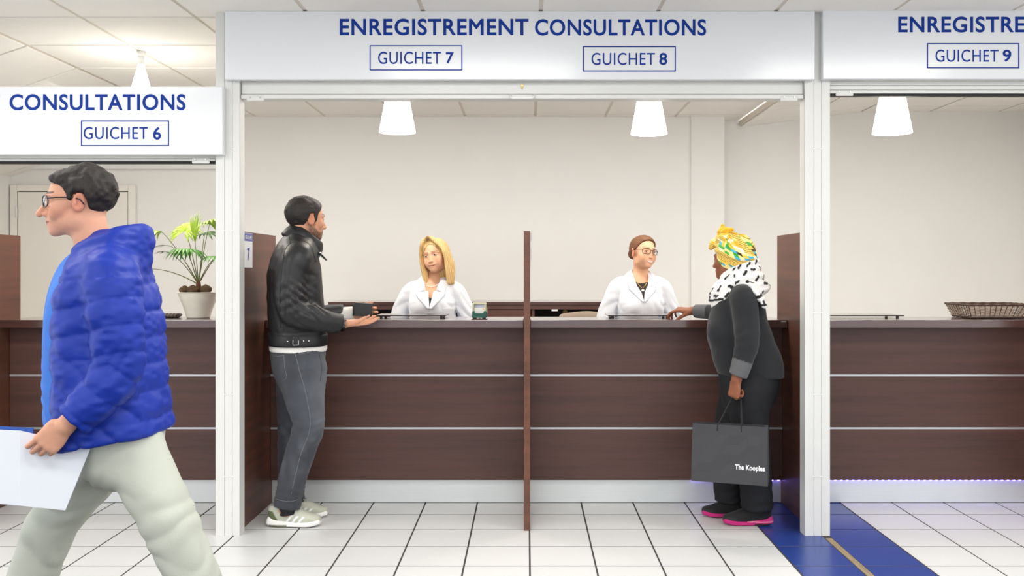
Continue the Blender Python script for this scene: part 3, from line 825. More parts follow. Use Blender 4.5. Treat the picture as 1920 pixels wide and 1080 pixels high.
def shoe(parent, P, pos, yaw, length, style, pitch=0.0):
    """running shoe: upper, sole, laces; pos is the point of the floor under the heel (person space)"""
    k = length/.285
    t = bpy.data.objects.new('shoe', None); COL.objects.link(t); t.parent = parent
    t.location = pos; t.rotation_euler = (math.radians(pitch), 0, math.radians(yaw)); t.scale = (k, k, k)
    F = Field((-.07, -.03, .0), (.07, .31, .16), .0034)
    F.chain([(0, .035, .058), (0, .09, .062), (.002, .15, .050), (.004, .205, .038), (.004, .245, .033)], [(.034, .046), (.037, .046), (.041, .042), (.042, .033), (.034, .027)], k=0, n=5, hint=(1, 0, 0), p=2.4)
    F.chain([(0, .045, .06), (0, .038, .092)], [(.033, .042), (.034, .040)], k=.02, n=2, hint=(1, 0, 0))
    F.ell((0, .10, .108), (.024, .012, .034), Frame((0, 0, 0)), .01)
    F.ell((0, .042, .126), (.025, .034, .042), k=.008, op='d')
    F.cut((0, 0, .016), (0, 0, -1))
    base, heel, stripe = style['upper'], style['heel'], style['stripe']
    def colr(co):
        C = np.tile(np.array(s2l(base)), (len(co), 1)); x, y, z = co.T
        C = lerp3(C, style['toe'], sstep(.19, .215, y)*sstep(.06, .04, z))
        m = sstep(.004, -.002, y+(z-.02)*.55-.062)*(z < .085)
        C = lerp3(C, heel, m)
        if stripe:
            for q in range(3):
                u = y-.098-q*.033-(z-.03)*.85
                C = lerp3(C, stripe, sstep(.0075, .006, np.abs(u))*(z > .022)*(z < .066-.004*q)*(np.abs(x) > .012))
        C = lerp3(C, style['inside'], sstep(.0, .004, .021-np.hypot(x, (y-.042)*.75))*(z > .06))
        return C
    F.obj('upper', CLOTH, t, colr)
    F = Field((-.07, -.04, -.01), (.07, .32, .06), .004)
    F.chain([(0, .015, .030), (0, .06, .019), (.001, .13, .014), (.004, .20, .016), (.004, .255, .027)], [(.037, .026), (.040, .022), (.039, .019), (.047, .018), (.036, .016)], n=5, hint=(1, 0, 0), p=3.2)
    F.cut((0, 0, .0005), (0, 0, -1))
    def cols(co):
        C = np.tile(np.array(s2l(style['sole'])), (len(co), 1)); x, y, z = co.T
        C = lerp3(C, style['tread'], sstep(.008, .005, z))
        C = lerp3(C, style['block'], sstep(.017, .014, z)*(y > .005)*(y < .10))
        if 'flash' in style: C = lerp3(C, style['flash'], sstep(.004, .001, np.abs(z-.024-.03*np.abs(y-.05)))*(y < .14))
        return C
    F.obj('sole', CLOTH, t, cols)
    lm = mat('lace_'+style['name'], style['lace'], 0.8)
    for i, (ly, lz) in enumerate(((.112, .108), (.130, .0985), (.148, .0925), (.166, .0845))):
        tube('lace', [(-.026, ly+.004, lz-.012), (-.012, ly, lz), (.012, ly+.006, lz), (.027, ly+.002, lz-.012)], 0.0032, lm, t, 6)
    tube('lace', [(-.002, .118, .112), (-.03, .13, .108), (-.02, .15, .098), (0, .128, .11), (.03, .14, .106), (.022, .158, .094)], 0.0026, lm, t, 6)
    return t

SNEAK = dict(name='grey', upper=(190, 192, 176), toe=(182, 184, 166), heel=(92, 102, 66), stripe=(246, 246, 244), sole=(240, 238, 234), tread=(60, 58, 52), block=(112, 110, 92), lace=(168, 168, 152), inside=(40, 42, 44))
PINKS = dict(name='black', upper=(26, 24, 26), toe=(44, 42, 46), heel=(24, 22, 24), stripe=None, sole=(196, 40, 120), tread=(30, 26, 28), block=(40, 34, 38), lace=(38, 34, 38), inside=(15, 15, 15), flash=(244, 168, 176))
PLAIN = dict(name='white', upper=(225, 225, 222), toe=(220, 220, 218), heel=(210, 210, 208), stripe=None, sole=(235, 235, 232), tread=(120, 120, 118), block=(150, 150, 148), lace=(230, 230, 230), inside=(60, 60, 60))
BROWN = dict(name='brown', upper=(84, 62, 46), toe=(78, 58, 44), heel=(70, 52, 40), stripe=None, sole=(60, 50, 44), tread=(30, 28, 26), block=(50, 42, 38), lace=(50, 40, 34), inside=(20, 18, 16))

def folds(co, c, r, axis, freq, amp, seed=0):
    """cloth creases around a joint c (radius r), running across axis"""
    d = np.linalg.norm(co-np.array(c)[None], axis=1); a = np.array(axis, float); a /= np.linalg.norm(a)
    ph = (co @ a)*freq*.8+2.6*vnoise(co, 9, seed)+1.6*vnoise(co, 4.5, seed+3)
    return amp*np.exp(-(d/r)**2)*(np.abs(np.sin(ph))**1.3-.5)*(.75+.5*vnoise(co, 7, seed+5))

# ------------------------------------------------------------------ the man in the black leather jacket
def build_man():
    A = 20.0
    P = Person(-1.22, 4.99, A-90, 'man in black leather jacket and grey jeans holding a wallet at counter seven')
    L = P.L; R = P.root
    fr = Frame(L(575, 411, 5.02), euler(20, -3, 0))
    hz = fr.o[2]
    xw = (-.32, .32)
    wr = L(643, 607, 4.93); wl = L(659, 587, 5.215)
    # body: one continuous surface
    F = Field((-.34, -.34, .02), (.34, .66, 1.80), .0085,
              fx=((fr.o[0]-.10, fr.o[0]+.10, .0030), (wr[0]-.10, wr[0]+.06, .0036), (wl[0]-.14, wl[0]+.06, .0036)),
              fy=((fr.o[1]-.13, fr.o[1]+.13, .0030), (.30, .66, .0036)), fz=((1.0, 1.17, .0036), (hz-.15, hz+.13, .0030)))
    head(F, fr, 1.02, 0, .98, 1.08)
    nb = L(563, 466, 5.0)
    F.chain([fr.pt((0, -.025, -.05)), (fr.pt((0, -.035, -.11))+nb)/2, nb], [.056, .058, .068], k=.02)
    sr, sl_ = L(560, 482, 4.85), L(548, 482, 5.15)
    pel = L(560, 668, 5.0)
    F.chain([pel, L(557, 610, 5.0), L(554, 550, 5.0), L(556, 500, 5.0), nb], [(.145, .10), (.14, .10), (.16, .105), (.14, .08), (.06, .06)], hint=(1, 0, 0), k=.02)
    er, el = L(551, 583, 4.80), L(585, 596, 5.20)
    F.chain([L(556, 490, 5.0), sr, er], [.05, .046, .036], n=4, k=.03); F.chain([er, wr], [.036, .026], n=4, k=.01)
    F.chain([L(556, 490, 5.0), sl_, el], [.05, .046, .036], n=4, k=.03); F.chain([el, wl], [.036, .026], n=4, k=.01)
    for hp, kn, an in (((568, 690, 4.92), (580, 800, 4.87), (536, 952, 4.91)), ((556, 690, 5.07), (549, 810, 5.08), (543, 945, 5.09))):
        a, b, c = L(*hp), L(*kn), L(*an); c[2] = .09
        F.chain([a, b, c], [.085, .058, .038], n=5, k=.02)
        F.chain([c, c+P.dirw((.10, .02, -.045))], [.030, .020], n=2, k=.01)
    fh, _ = hand(F, wr, P.dirw((.93, .30, .06)), P.dirw((-.06, -.28, 1)), 1, [(4, 12, 8), (5, 12, 8), (7, 13, 9), (9, 14, 10)], .98, .7, (.20, .95, .22), (2, 8, 10))
    hand(F, wl, P.dirw((1, .10, -.05)), P.dirw((.12, -1, .05)), -1, [(16, 52, 44), (16, 58, 46), (18, 60, 46), (22, 60, 44)], .98, 1.0, (.40, .90, .05), (0, 6, 8))
    F.obj('body', SKIN, R, lambda co: head_paint(co, fr, (200, 146, 116), 1.02, 0, (38, 28, 24), (166, 98, 86), .25, (50, 36, 28), .92, False, (50, 37, 31), True, 1.0, 1.9))
    # hair
    H = Field(fr.o-.15, fr.o+.15, .0036)
    H.ell(np.array((0, -.020, .032))*1.02, np.array((.0835, .1015, .092))*1.02, fr)
    H.ell((0, .022, .050), (.068, .055, .058), fr, .02)
    yy = [-.14, -.10, -.055, -.035, -.02, .004, .010, .026, .032, .050, .066, .10]; zz = [-.062, -.070, -.055, -.025, .028, .03, -.030, -.034, .030, .050, .078, .10]
    H.fn(lambda x, y, z: (z-np.interp(y, yy, zz).astype(np.float32))*.7, fr.o-.2, fr.o+.2, .006, 'd', fr)
    H.obj('hair', HAIRM, R, lambda co: np.tile(np.array(s2l((34, 27, 24))), (len(co), 1))*(1+.25*vnoise(co, 120, 5)[:, None]), lambda co: .0022*vnoise(co*np.array((1, .5, 1)), 70, 1)+.0010*vnoise(co, 200, 2)+.002*vnoise(co, 30, 9))
    # knitted sweater showing at hem and cuffs
    KNIT = mat('cream_knit', (226, 224, 218), 0.9, bump=0.6, bscale=50, vmap=(4, 4, 0.2), sheen=0.2)
    F = Field((-.3, -.3, .88), (.35, .6, 1.2), .0075, fx=((wr[0]-.10, wr[0]+.06, .004), (wl[0]-.06, wl[0]+.10, .004)), fy=((.26, .55, .004),), fz=((1.05, 1.17, .004),))
    F.chain([L(559, 660, 5.0), L(559, 640, 5.0), L(557, 620, 5.0)], [(.174, .150), (.175, .151), (.17, .14)], hint=(1, 0, 0), p=2.3)
    F.cut((0, 0, .925), (0, 0, -1), lo=(-.3, -.3, .85), hi=(.35, .3, 1.0)); F.cut((0, 0, 1.02), (0, 0, 1), lo=(-.3, -.3, .95), hi=(.35, .22, 1.3))
    dl = wl-el; dl /= np.linalg.norm(dl)
    F.chain([wl-dl*.12, wl+dl*.012], [.043, .0365], n=2); F.cut(wl+dl*.010, dl, lo=wl-.06, hi=wl+.07)
    dr = wr-er; dr /= np.linalg.norm(dr)
    F.chain([wr-dr*.08, wr-dr*.035], [.040, .036], n=2); F.cut(wr-dr*.022, dr, lo=wr-.06, hi=wr+.06)
    F.obj('sweater', KNIT, R)
    # leather jacket
    LEA = mat('black_leather', (27, 27, 29), 0.47, bump=0.10, bscale=140, var=0.15, vscale=10)
    F = Field((-.37, -.33, .9), (.37, .62, 1.56), .0065)
    F.chain([L(559, 660, 5.0), L(558, 620, 5.0), L(554, 570, 5.0), L(552, 520, 5.0), L(556, 482, 5.0), L(563, 455, 5.0), L(567, 440, 5.0)], [(.185, .152), (.19, .15), (.20, .148), (.20, .138), (.16, .115), (.09, .088), (.085, .085)], hint=(1, 0, 0), p=2.4)
    c1 = L(638, 607, 4.918); c2 = L(646, 586, 5.225)
    F.sleeve([L(557, 487, 4.95), sr, L(543, 530, 4.81), er, L(595, 598, 4.84), L(640, 607, 4.918)], [.085, .080, .080, .075, .064, .053], c1, dr, .036, n=6)
    F.sleeve([L(553, 487, 5.05), sl_, L(552, 545, 5.19), el, L(620, 590, 5.215), L(649, 586, 5.225)], [.085, .080, .078, .070, .056, .048], c2, dl, .030, n=6)
    F.cut((0, 0, .962), (0, 0, -1), lo=(-.4, -.4, .7), hi=(.4, .3, 1.02))
    F.cut(L(560, 442, 5.0), (0, .25, 1), lo=(-.2, -.2, 1.44), hi=(.2, .2, 1.6))
    ax1 = P.dirw((.5, 0, .86))
    def dsp(co):
        d = folds(co, L(566, 560, 4.78), .070, (0, .55, .85), 120, .020, 1)+folds(co, L(592, 574, 4.80), .060, (0, .8, .6), 115, .017, 21)+folds(co, L(545, 560, 4.75), .09, (0, -.35, .9), 80, .009, 22)
        d += folds(co, el, .07, (0, .7, .7), 80, .006, 2)
        d += folds(co, (er+c1)/2, .075, (0, 1, .15), 85, .006, 3)
        d += folds(co, sr-np.array((0, 0, .09)), .08, (0, .5, .9), 60, .006, 5)
        d += .005*vnoise(co, 11, 4)+.0025*vnoise(co, 24, 6)+folds(co, np.array((.17, -.02, 1.14)), .13, (.2, .8, .5), 70, .007, 7)
        seam = np.exp(-((co[:, 1]+.098)/.004)**2)*(co[:, 0] > .08)*(co[:, 2] > 1.03)*(co[:, 2] < 1.42)
        d = d*sstep(.03, .08, np.linalg.norm(co-c2, axis=1))
        return d-.004*seam-.004*np.exp(-((co[:, 2]-1.035)/.004)**2)*(co[:, 1] < .2)
    jk = F.obj('jacket', LEA, R, None, dsp)
    SEAM = mat('leather_seam', (16, 16, 17), 0.5)
    for q in ([(533, 478), (527, 518), (525, 577), (526, 615)], [(531, 482), (536, 466), (546, 456), (567, 452), (583, 462), (592, 491)], [(541, 438), (544, 457)], [(552, 600), (575, 612), (600, 622), (614, 626)]):
        trace(jk, P, q, 'seam', .0022, SEAM, R)
    # shearling collar: tilted band round the neck, with strap and buckle
    FUR = mat('black_shearling', (24, 23, 23), 0.75, bump=0.8, bscale=220, sheen=0.3)
    cc = L(571, 447, 5.01); F = Field(cc-.2, cc+.2, .0048)
    cf = Frame(cc+np.array((0, 0, -.008)), euler(0, -37, 0))
    ring = [cf.pt((math.cos(q)*.084, math.sin(q)*.100, 0)) for q in np.linspace(0, 2*math.pi, 17)]
    def band(zc, hh, th, flare):
        def f(x, y, z):
            rr = np.sqrt((x/.080)**2+(y/.098)**2); d = (rr-1)*.088+flare*(z-zc); e = (z-zc)
            q = np.sqrt((d/th)**2+(e/hh)**2); return q*(q-1)/(np.sqrt((d/th**2)**2+(e/hh**2)**2)+1e-6)
        return f
    F.fn(band(.004, .040, .0135, .30), cc-.2, cc+.2, 0, 'u', cf)
    F.fn(band(-.026, .024, .015, .45), cc-.2, cc+.2, .004, 'u', cf)
    F.obj('collar', LEA, R, None, lambda co: .002*vnoise(co, 30, 8))
    st0 = cf.pt((.084, .070, -.020)); st1 = cf.pt((.056, .150, -.022))
    bm = bmesh.new(); add_tube(bm, [st0, (st0+st1)/2+np.array((.006, .004, 0)), st1], [.013, .013, .011], 8, .35); bm_obj('collar_strap', bm, FUR, R, smooth=True)
    pm = (st0+st1)/2+np.array((.012, -.004, 0))
    tube('collar_buckle', [pm+np.array((0, -.012, .016)), pm+np.array((0, .008, .012)), pm+np.array((0, .010, -.012)), pm+np.array((0, -.010, -.008)), pm+np.array((0, -.012, .016))], .0028, CHROME, R, 6)
    # waist belt with buckle
    bm = bmesh.new(); n = 40
    def ringp(z, ex, q): return [(math.copysign(abs(math.cos(2*math.pi*i/n))**(2/2.3), math.cos(2*math.pi*i/n))*(.188+ex)+cb[0], math.copysign(abs(math.sin(2*math.pi*i/n))**(2/2.3), math.sin(2*math.pi*i/n))*(.155+ex)+cb[1], z) for i in range(n)]
    cb = L(558, 636, 5.0)
    prof = [(.962, -.008), (.958, .000), (.970, .004), (1.012, .004), (1.022, -.001), (1.020, -.010)]
    rings = [[bm.verts.new(p) for p in ringp(z, ex, 0)] for z, ex in prof]
    for a, b in zip(rings, rings[1:]+rings[:1]):
        for i in range(n): bm.faces.new([a[i], a[(i+1) % n], b[(i+1) % n], b[i]])
    bmesh.ops.recalc_face_normals(bm, faces=bm.faces[:])
    bm_obj('waist_belt', bm, LEA, R, smooth=True)
    bx = cb[0]+.188+.006; by = cb[1]-.03
    bk = tube('belt_buckle', [(bx, by-.014, .972), (bx, by+.014, .972), (bx, by+.014, 1.012), (bx, by-.014, 1.012), (bx, by-.014, .972)], .0028, CHROME, R, 6)
    for q in (-.05, .05, .085):
        bm = bmesh.new(); bmesh.ops.create_uvsphere(bm, u_segments=8, v_segments=6, radius=.004); bm_obj('stud', bm, CHROME, bk, (bx-.002, by+q*.8, .992))
    # jeans
    DEN = mat('grey_denim', (84, 87, 94), 0.85, var=0.22, vscale=9, bump=0.35, bscale=350, sheen=0.1, attr=True)
    F = Field((-.3, -.35, .06), (.3, .35, 1.0), .007)
    F.chain([L(560, 640, 5.0), L(559, 675, 5.0), L(563, 712, 5.0)], [(.168, .140), (.176, .142), (.15, .11)], hint=(1, 0, 0), p=2.3)
    Ln = [(569, 695, 4.92), (571, 740, 4.90), (578, 790, 4.87), (575, 815, 4.87), (562, 852, 4.885), (548, 900, 4.90), (538, 950, 4.91)]
    Lf = [(558, 695, 5.07), (552, 740, 5.08), (549, 800, 5.08), (547, 850, 5.085), (546, 900, 5.09), (547, 950, 5.09)]
    F.chain([L(*q) for q in Ln], [.124, .105, .084, .081, .077, .073, .071], k=.02)
    F.chain([L(*q) for q in Lf], [.118, .097, .082, .077, .072, .069], k=.02)
    F.cut((0, 0, .945), (0, 0, 1), lo=(-.4, -.4, .9), hi=(.4, .4, 1.1)); F.cut((0, -.05, .100), (0, -.15, -1))
    kn, kf, an = L(575, 805, 4.87), L(549, 810, 5.08), L(540, 930, 4.91); hp = L(590, 695, 4.90)
    def dsp(co):
        d = folds(co, kn, .11, (0, -.35, .94), 60, .010, 11)+folds(co, an, .09, (0, .2, 1), 75, .010, 12)+folds(co, hp, .10, (0, .25, .97), 70, .007, 13)
        d += folds(co, kf, .12, (0, .1, 1), 55, .008, 14)+folds(co, L(545, 930, 5.09), .09, (0, 0, 1), 80, .009, 15)+.003*vnoise(co, 14, 16)
        d -= .003*np.exp(-((co[:, 1]-.02+.0*(co[:, 2]))/.0035)**2)*(co[:, 0] > .03)*(co[:, 2] < .93)
        return d
    def dcol(co):
        C = np.tile(np.array(s2l((57, 60, 67))), (len(co), 1))
        w = .55*np.exp(-(((co[:, 1]-.10)/.08)**2+((co[:, 2]-.70)/.22)**2))+.35*np.clip(vnoise(co, 22, 17), 0, 1)*np.exp(-((co[:, 2]-.5)/.3)**2)
        C = lerp3(C, (116, 120, 128), np.clip(w, 0, 1)); C = lerp3(C, (42, 44, 50), sstep(.16, .10, co[:, 2])*.4)
        return C
    jn = F.obj('jeans', DEN, R, dcol, dsp)
    STI = mat('jeans_thread', (112, 113, 116), 0.8); STD = mat('jeans_seam', (48, 50, 56), 0.8)
    trace(jn, P, [(552, 657), (561, 693), (572, 732), (581, 781), (579, 813), (563, 855), (546, 926)], 'side_seam', .0016, STI, R)
    for q in ([(511, 667), (521, 668), (532, 666)], [(532, 666), (534, 690), (537, 708), (527, 716)], [(556, 659), (565, 664), (586, 658)], [(515, 935), (530, 939), (545, 940), (558, 937)]):
        trace(jn, P, q, 'stitching', .0014, STI, R)
    trace(jn, P, [(598, 662), (603, 690), (600, 715)], 'fly_seam', .0016, STD, R)
    shoe(R, P, L(505, 986.5, 4.93)*np.array((1, 1, 0)), -A-90+90+0, .290, SNEAK)
    shoe(R, P, L(521, 973, 5.09)*np.array((1, 1, 0)), -A+6, .285, SNEAK)
    SOCK = mat('dark_sock', (38, 38, 42), 0.9)
    for q in ((538, 948, 4.91), (545, 945, 5.09)):
        a = L(*q); tube('sock', [(a[0], a[1]+.006, .07), (a[0], a[1]+.002, .10), (a[0], a[1]-.004, .17)], .044, SOCK, R, 18)
    # watch
    wt = wr-dr*.004; up = np.array((0, 0, 1)); sd = np.cross(dr, up); sd /= np.linalg.norm(sd); u2 = np.cross(sd, dr)
    pts = [wt+sd*math.cos(a)*.033+u2*math.sin(a)*.029 for a in np.linspace(0, 2*math.pi, 25)]
    WM = mat('steel_bracelet', (96, 97, 100), 0.3, metal=0.9)
    bm = bmesh.new()
    for i in range(24):
        c = (pts[i]+pts[i+1])/2; e1 = np.array(dr)*.0095; e2 = (c-wt)/np.linalg.norm(c-wt)*.0026; e3 = (pts[i+1]-pts[i])*.46
        V = [bm.verts.new(c+a*e1+b*e2+g*e3) for a in (-1, 1) for b in (-1, 1) for g in (-1, 1)]
        for f in ((0, 1, 3, 2), (4, 6, 7, 5), (0, 4, 5, 1), (2, 3, 7, 6), (0, 2, 6, 4), (1, 5, 7, 3)): bm.faces.new([V[q] for q in f])
    bmesh.ops.recalc_face_normals(bm, faces=bm.faces[:])
    w_ = bm_obj('watch_bracelet', bm, WM, R); w_['kind'] = 'stuff'
    bm = bmesh.new(); add_lathe(bm, [(0, .009), (.017, .009), (.019, .006), (.0195, 0), (.0, 0)], 24)
    ndir = Vector(sd*.45-u2*.9).normalized(); wc = bm_obj('watch_case', bm, mat('watch_dark', (40, 40, 42), 0.2, metal=0.8), R, Vector(wt)+ndir*.029, smooth=False)
    wc.rotation_euler = ndir.to_track_quat('Z', 'Y').to_euler()
    return P
man = build_man()
# wallet and round tin held by the man
WLM = mat('wallet_leather', (40, 40, 43), 0.45, bump=0.15, bscale=150)
wp = W(681, 580.5, 5.166)
wal = thing('wallet', wp, 'black folded leather wallet held up by the man', 'wallet', None, math.radians(6)); wal.rotation_euler.y = math.radians(4)
for q, nm in ((-.006, 'front_flap'), (.0035, 'back_flap')):
    bm = bmesh.new(); add_box(bm, (-.049, q-.0036, -.037), (.049, q+.0036, .037), .003, 2); bm_obj(nm, bm, WLM, wal)
tube('spine', [(-.049, -.002, -.037), (-.049, -.002, .037)], .0078, WLM, wal, 10)
box('note_edge', (-.046, -.0015, .034), (.045, .0005, .0385), mat('note_paper', (196, 178, 140), 0.8), wal)
bm = bmesh.new(); add_lathe(bm, [(0, .007), (.024, .007), (.027, .004), (.027, 0), (0, 0)], 28)
tin = bm_obj('small_round_case', bm, mat('dark_gold', (70, 58, 40), 0.3, metal=0.5), None, W(690, 598.0, 5.05), (math.radians(-16), math.radians(-4), 0), smooth=False)
tag(tin, 'small round dark case with pale rim resting on the fingers of the man', 'case')
tube('rim', [(.0275*math.cos(a), .0275*math.sin(a), .004) for a in np.linspace(0, 2*math.pi, 25)], .0016, mat('pale_rim', (230, 228, 220), 0.3), tin, 6)
# ------------------------------------------------------------------ the woman with the bag
def build_woman():
    P = Person(1.165, 4.99, 70, 'woman in patterned yellow turban and dark sweater leaning on counter eight')
    L = P.L; R = P.root
    fr = Frame(L(1370, 487, 5.02), euler(-27, 0, 0)); hz = fr.o[2]
    wl = L(1381, 712, 4.80); wr = L(1300, 583, 5.36)
    F = Field((-.36, -.34, .02), (.36, .66, 1.62), .0085,
              fx=((fr.o[0]-.10, fr.o[0]+.10, .0030), (wl[0]-.08, wl[0]+.08, .0036), (wr[0]-.08, wr[0]+.08, .0036)),
              fy=((fr.o[1]-.13, fr.o[1]+.13, .0030), (wl[1]-.08, wl[1]+.08, .0036), (wr[1]-.06, wr[1]+.20, .0036)), fz=((wl[2]-.2, wl[2]+.03, .0036), (wr[2]-.08, wr[2]+.09, .0036), (hz-.13, hz+.05, .0030)))
    head(F, fr, .98, 0, .98, 1.0)
    nb = L(1386, 535, 5.0)
    F.chain([fr.pt((0, -.025, -.05)), nb], [.052, .06], n=2, k=.02)
    sl_, sr = L(1394, 560, 4.85), L(1384, 560, 5.14)
    pel = L(1404, 700, 5.0)
    F.chain([pel, L(1400, 660, 5.0), L(1390, 615, 5.0), L(1390, 570, 5.0), nb], [(.15, .12), (.14, .115), (.14, .11), (.125, .08), (.05, .05)], hint=(1, 0, 0), k=.02)
    el, er = L(1401, 640, 4.80), L(1352, 588, 5.22)
    F.chain([L(1390, 565, 5.0), sl_, el], [.05, .044, .036], n=4, k=.03); F.chain([el, wl], [.034, .025], n=4, k=.01)
    F.chain([L(1386, 565, 5.0), sr, er], [.05, .044, .036], n=4, k=.03); F.chain([er, L(1330, 585, 5.29), wr], [.032, .028, .025], n=4, k=.01)
    for hp, kn, an in (((1408, 715, 4.91), (1414, 830, 4.92), (1424, 945, 4.95)), ((1398, 715, 5.09), (1372, 830, 5.10), (1376, 930, 5.11))):
        a, b, c = L(*hp), L(*kn), L(*an); c[2] = .09
        F.chain([a, b, c], [.085, .058, .036], n=5, k=.02)
        F.chain([c, c+P.dirw((-.09, .02, -.045))], [.028, .019], n=2, k=.01)
    fl, _ = hand(F, wl, P.dirw((-.16, .02, -1)), P.dirw((.80, .60, -.1)), -1, [(62, 85, 50), (66, 88, 50), (70, 88, 52), (74, 88, 52)], .90, .5, (.20, .85, .50), (6, 28, 30))
    hand(F, wr, P.dirw((-1, .10, .10)), P.dirw((.05, .25, -1)), 1, [(12, 30, 22), (26, 40, 30), (34, 44, 32), (40, 46, 32)], .92, 1.0, (.45, .85, .35), (4, 14, 16))
    F.obj('body', SKIN, R, lambda co: head_paint(co, fr, (142, 88, 64), .98, 0, (30, 20, 16), (120, 66, 58), .18, (30, 20, 16)))
    RNG = mat('gold', (214, 170, 90), 0.25, metal=1.0)
    rp = fl.pt((-.012*.9, .098*.9, .004)); rd = fl.R[:, 0]
    pts = []
    for a in np.linspace(0, 2*math.pi, 17):
        pts.append(fl.pt((-.0105*.9, .100*.9+.0098*math.cos(a)*.9+.004, .0098*math.sin(a)*.9+.010)))
    tube('ring', pts, .0016, RNG, R, 6)
    # turban: wrapped folds and a knot at the front
    T = Field(fr.o-np.array((.16, .20, .10)), fr.o+np.array((.16, .19, .22)), .0022)
    T.ell((0, -.032, .042), (.092, .104, .082), fr); T.ell((0, -.030, .0), (.088, .100, .085), fr, .02)
    T.ell((0, -.085, .030), (.070, .060, .060), fr, .02)
    def roll(pts, r, k=.004): T.chain(pts, r, fr, k, n=4)
    for j, (tilt, rr, zz) in enumerate(((.50, .016, .030), (.42, .015, .052), (.30, .015, .074), (.15, .014, .096))):
        pts = []
        for a in np.linspace(0, 2*math.pi, 19):
            u, v = math.cos(a), math.sin(a); rs = 1.0-.10*j*j*.35
            pts.append((u*.090*rs, -.034+v*.102*rs, zz+v*tilt*.052+.006*math.sin(3*a+j)))
        roll(pts, [rr]*19)
    for q in (-1, 1):
        roll([(q*.03, .06, .09), (q*.055, .02, .115), (q*.05, -.05, .115), (q*.03, -.11, .07)], [.02, .022, .022, .02], .006)
    # knot with ruffled ends
    T.ell((.0, .056, .112), (.044, .034, .034), fr, .006)
    for pts, r in ((((0, .055, .115), (-.006, .050, .150), (.0, .034, .172)), (.022, .026, .009)), (((0, .055, .11), (-.020, .092, .092), (-.03, .108, .066)), (.022, .024, .013)),
                   (((0, .05, .12), (-.03, .010, .146), (-.034, -.030, .160)), (.02, .027, .012)), (((0, .055, .13), (.004, .062, .165), (.0, .052, .186)), (.018, .012, .010)),
                   (((0, .05, .11), (.04, .03, .130), (.055, .0, .135)), (.02, .022, .012))):
        T.chain(pts, r, fr, .006, n=4)
    T.fn(lambda x, y, z: (z-np.interp(y, [-.2, -.12, -.05, 0, .04, .08, .2], [-.085, -.080, -.062, -.040, .0, .040, .08]).astype(np.float32))*.75, fr.o-.25, fr.o+.25, .004, 'd', fr)
    pal = [((250, 232, 150), 9), ((246, 200, 70), 8), ((252, 244, 214), 5), ((60, 168, 62), 4), ((70, 180, 214), 3), ((70, 54, 30), 2.2), ((244, 176, 40), 3)]
    cum = np.cumsum([p[1] for p in pal]); cum = cum/cum[-1]
    def tcol(co):
        x, y, z = fr.loc(*co.T); a = np.arctan2(y+.03, x); wob = .012*vnoise(co, 14, 21)
        u = a*.095+z*.6+wob; v = z*1.0-y*.45+.8*wob
        iu, iv = np.floor(u/.021), np.floor(v/.0125)
        iu = iu+0; h = np.abs(np.sin(iu*12.9898+iv*78.233+np.floor(v/.05)*3.1)*43758.5453) % 1
        C = np.zeros((len(co), 3)); k = np.searchsorted(cum, h)
        for i, (c, w) in enumerate(pal): C[k == i] = s2l(c)
        blk = (np.abs(np.sin(np.floor(u/.042)*7.1+np.floor(v/.05)*3.7)*9158.3) % 1) < .42       # striped fields
        st = blk & ((v/.0085) % 1 < .28); C[blk] = s2l((250, 212, 104)); C[st] = s2l((120, 84, 30))
        knot = (z > .128)
        C[knot & (np.abs(np.sin(np.floor(a*3)*5.2)) > .35)] = s2l((250, 190, 40)); C[(z > .158)] = s2l((250, 178, 20))
        kk = knot & ((z/.009) % 1 < .28) & (z < .158); C[kk] = s2l((120, 84, 30))
        return C
    T.obj('turban', CLOTH, R, tcol, lambda co: .0012*vnoise(co, 60, 22))
    # scarf
    cc = L(1384, 540, 5.0); S = Field(cc-np.array((.22, .26, .22)), cc+np.array((.22, .24, .20)), .0042)
    def loop(zc, tilt, rx, ry, r, yo=0.0, ph=0.0):
        pts = []; rad = []
        for a in np.linspace(0, 2*math.pi, 21):
            u, v = math.cos(a), math.sin(a)
            pts.append(cc+np.array((u*rx, yo+v*ry, zc-v*tilt+.008*math.sin(2*a+ph)))); rad.append((r[0]*(1+.12*math.sin(3*a+ph)), r[1]*(1+.10*math.cos(2*a+ph))))
        S.chain(pts, rad, k=.006, n=3, hint=(0, 0, 1))
    loop(.085, .045, .074, .088, (.034, .024), -.006, .6); loop(.050, .040, .086, .100, (.040, .026)); loop(.012, .050, .100, .118, (.040, .028), .006, 1.2); loop(-.030, .040, .125, .128, (.036, .026), -.012, 2.1)
    S.ell((cc[0]-.0, cc[1]+.10, cc[2]-.045), (.085, .055, .065), k=.02)
    S.chain([cc+np.array((-.10, -.09, .0)), cc+np.array((-.125, -.130, -.05)), cc+np.array((-.12, -.155, -.092))], [(.06, .024), (.062, .020), (.050, .014)], k=.012, n=4, hint=(.7, -.3, -.5))
    rr = random.Random(5); sp = [np.array((rr.uniform(-.2, .2), rr.uniform(-.2, .2), rr.uniform(-.18, .14))) for _ in range(1)]
    def scol(co):
        C = np.tile(np.array(s2l((236, 234, 230))), (len(co), 1))
        q = co-cc; u = np.arctan2(q[:, 1], q[:, 0])*.125; v = q[:, 2]*1.1+.3*q[:, 1]
        cu, cv = .058, .050; row = np.floor(v/cv); uu = u/cu+.5*(row % 2); fu, fv = (uu % 1)-.5, (v/cv % 1)-.5
        h = np.abs(np.sin(np.floor(uu)*91.7+row*37.3)*1571.3) % 1
        an = h*6.28; a, b = (fu-.12*np.sin(an))*cu, (fv-.12*np.cos(an))*cv
        ca, sa = np.cos(an), np.sin(an); x, y = a*ca-b*sa, a*sa+b*ca
        d = np.minimum(np.hypot(x-.008, y*1.3), np.hypot(x+.007, (y-.007)*1.2))+.003*vnoise(co, 80, 31)
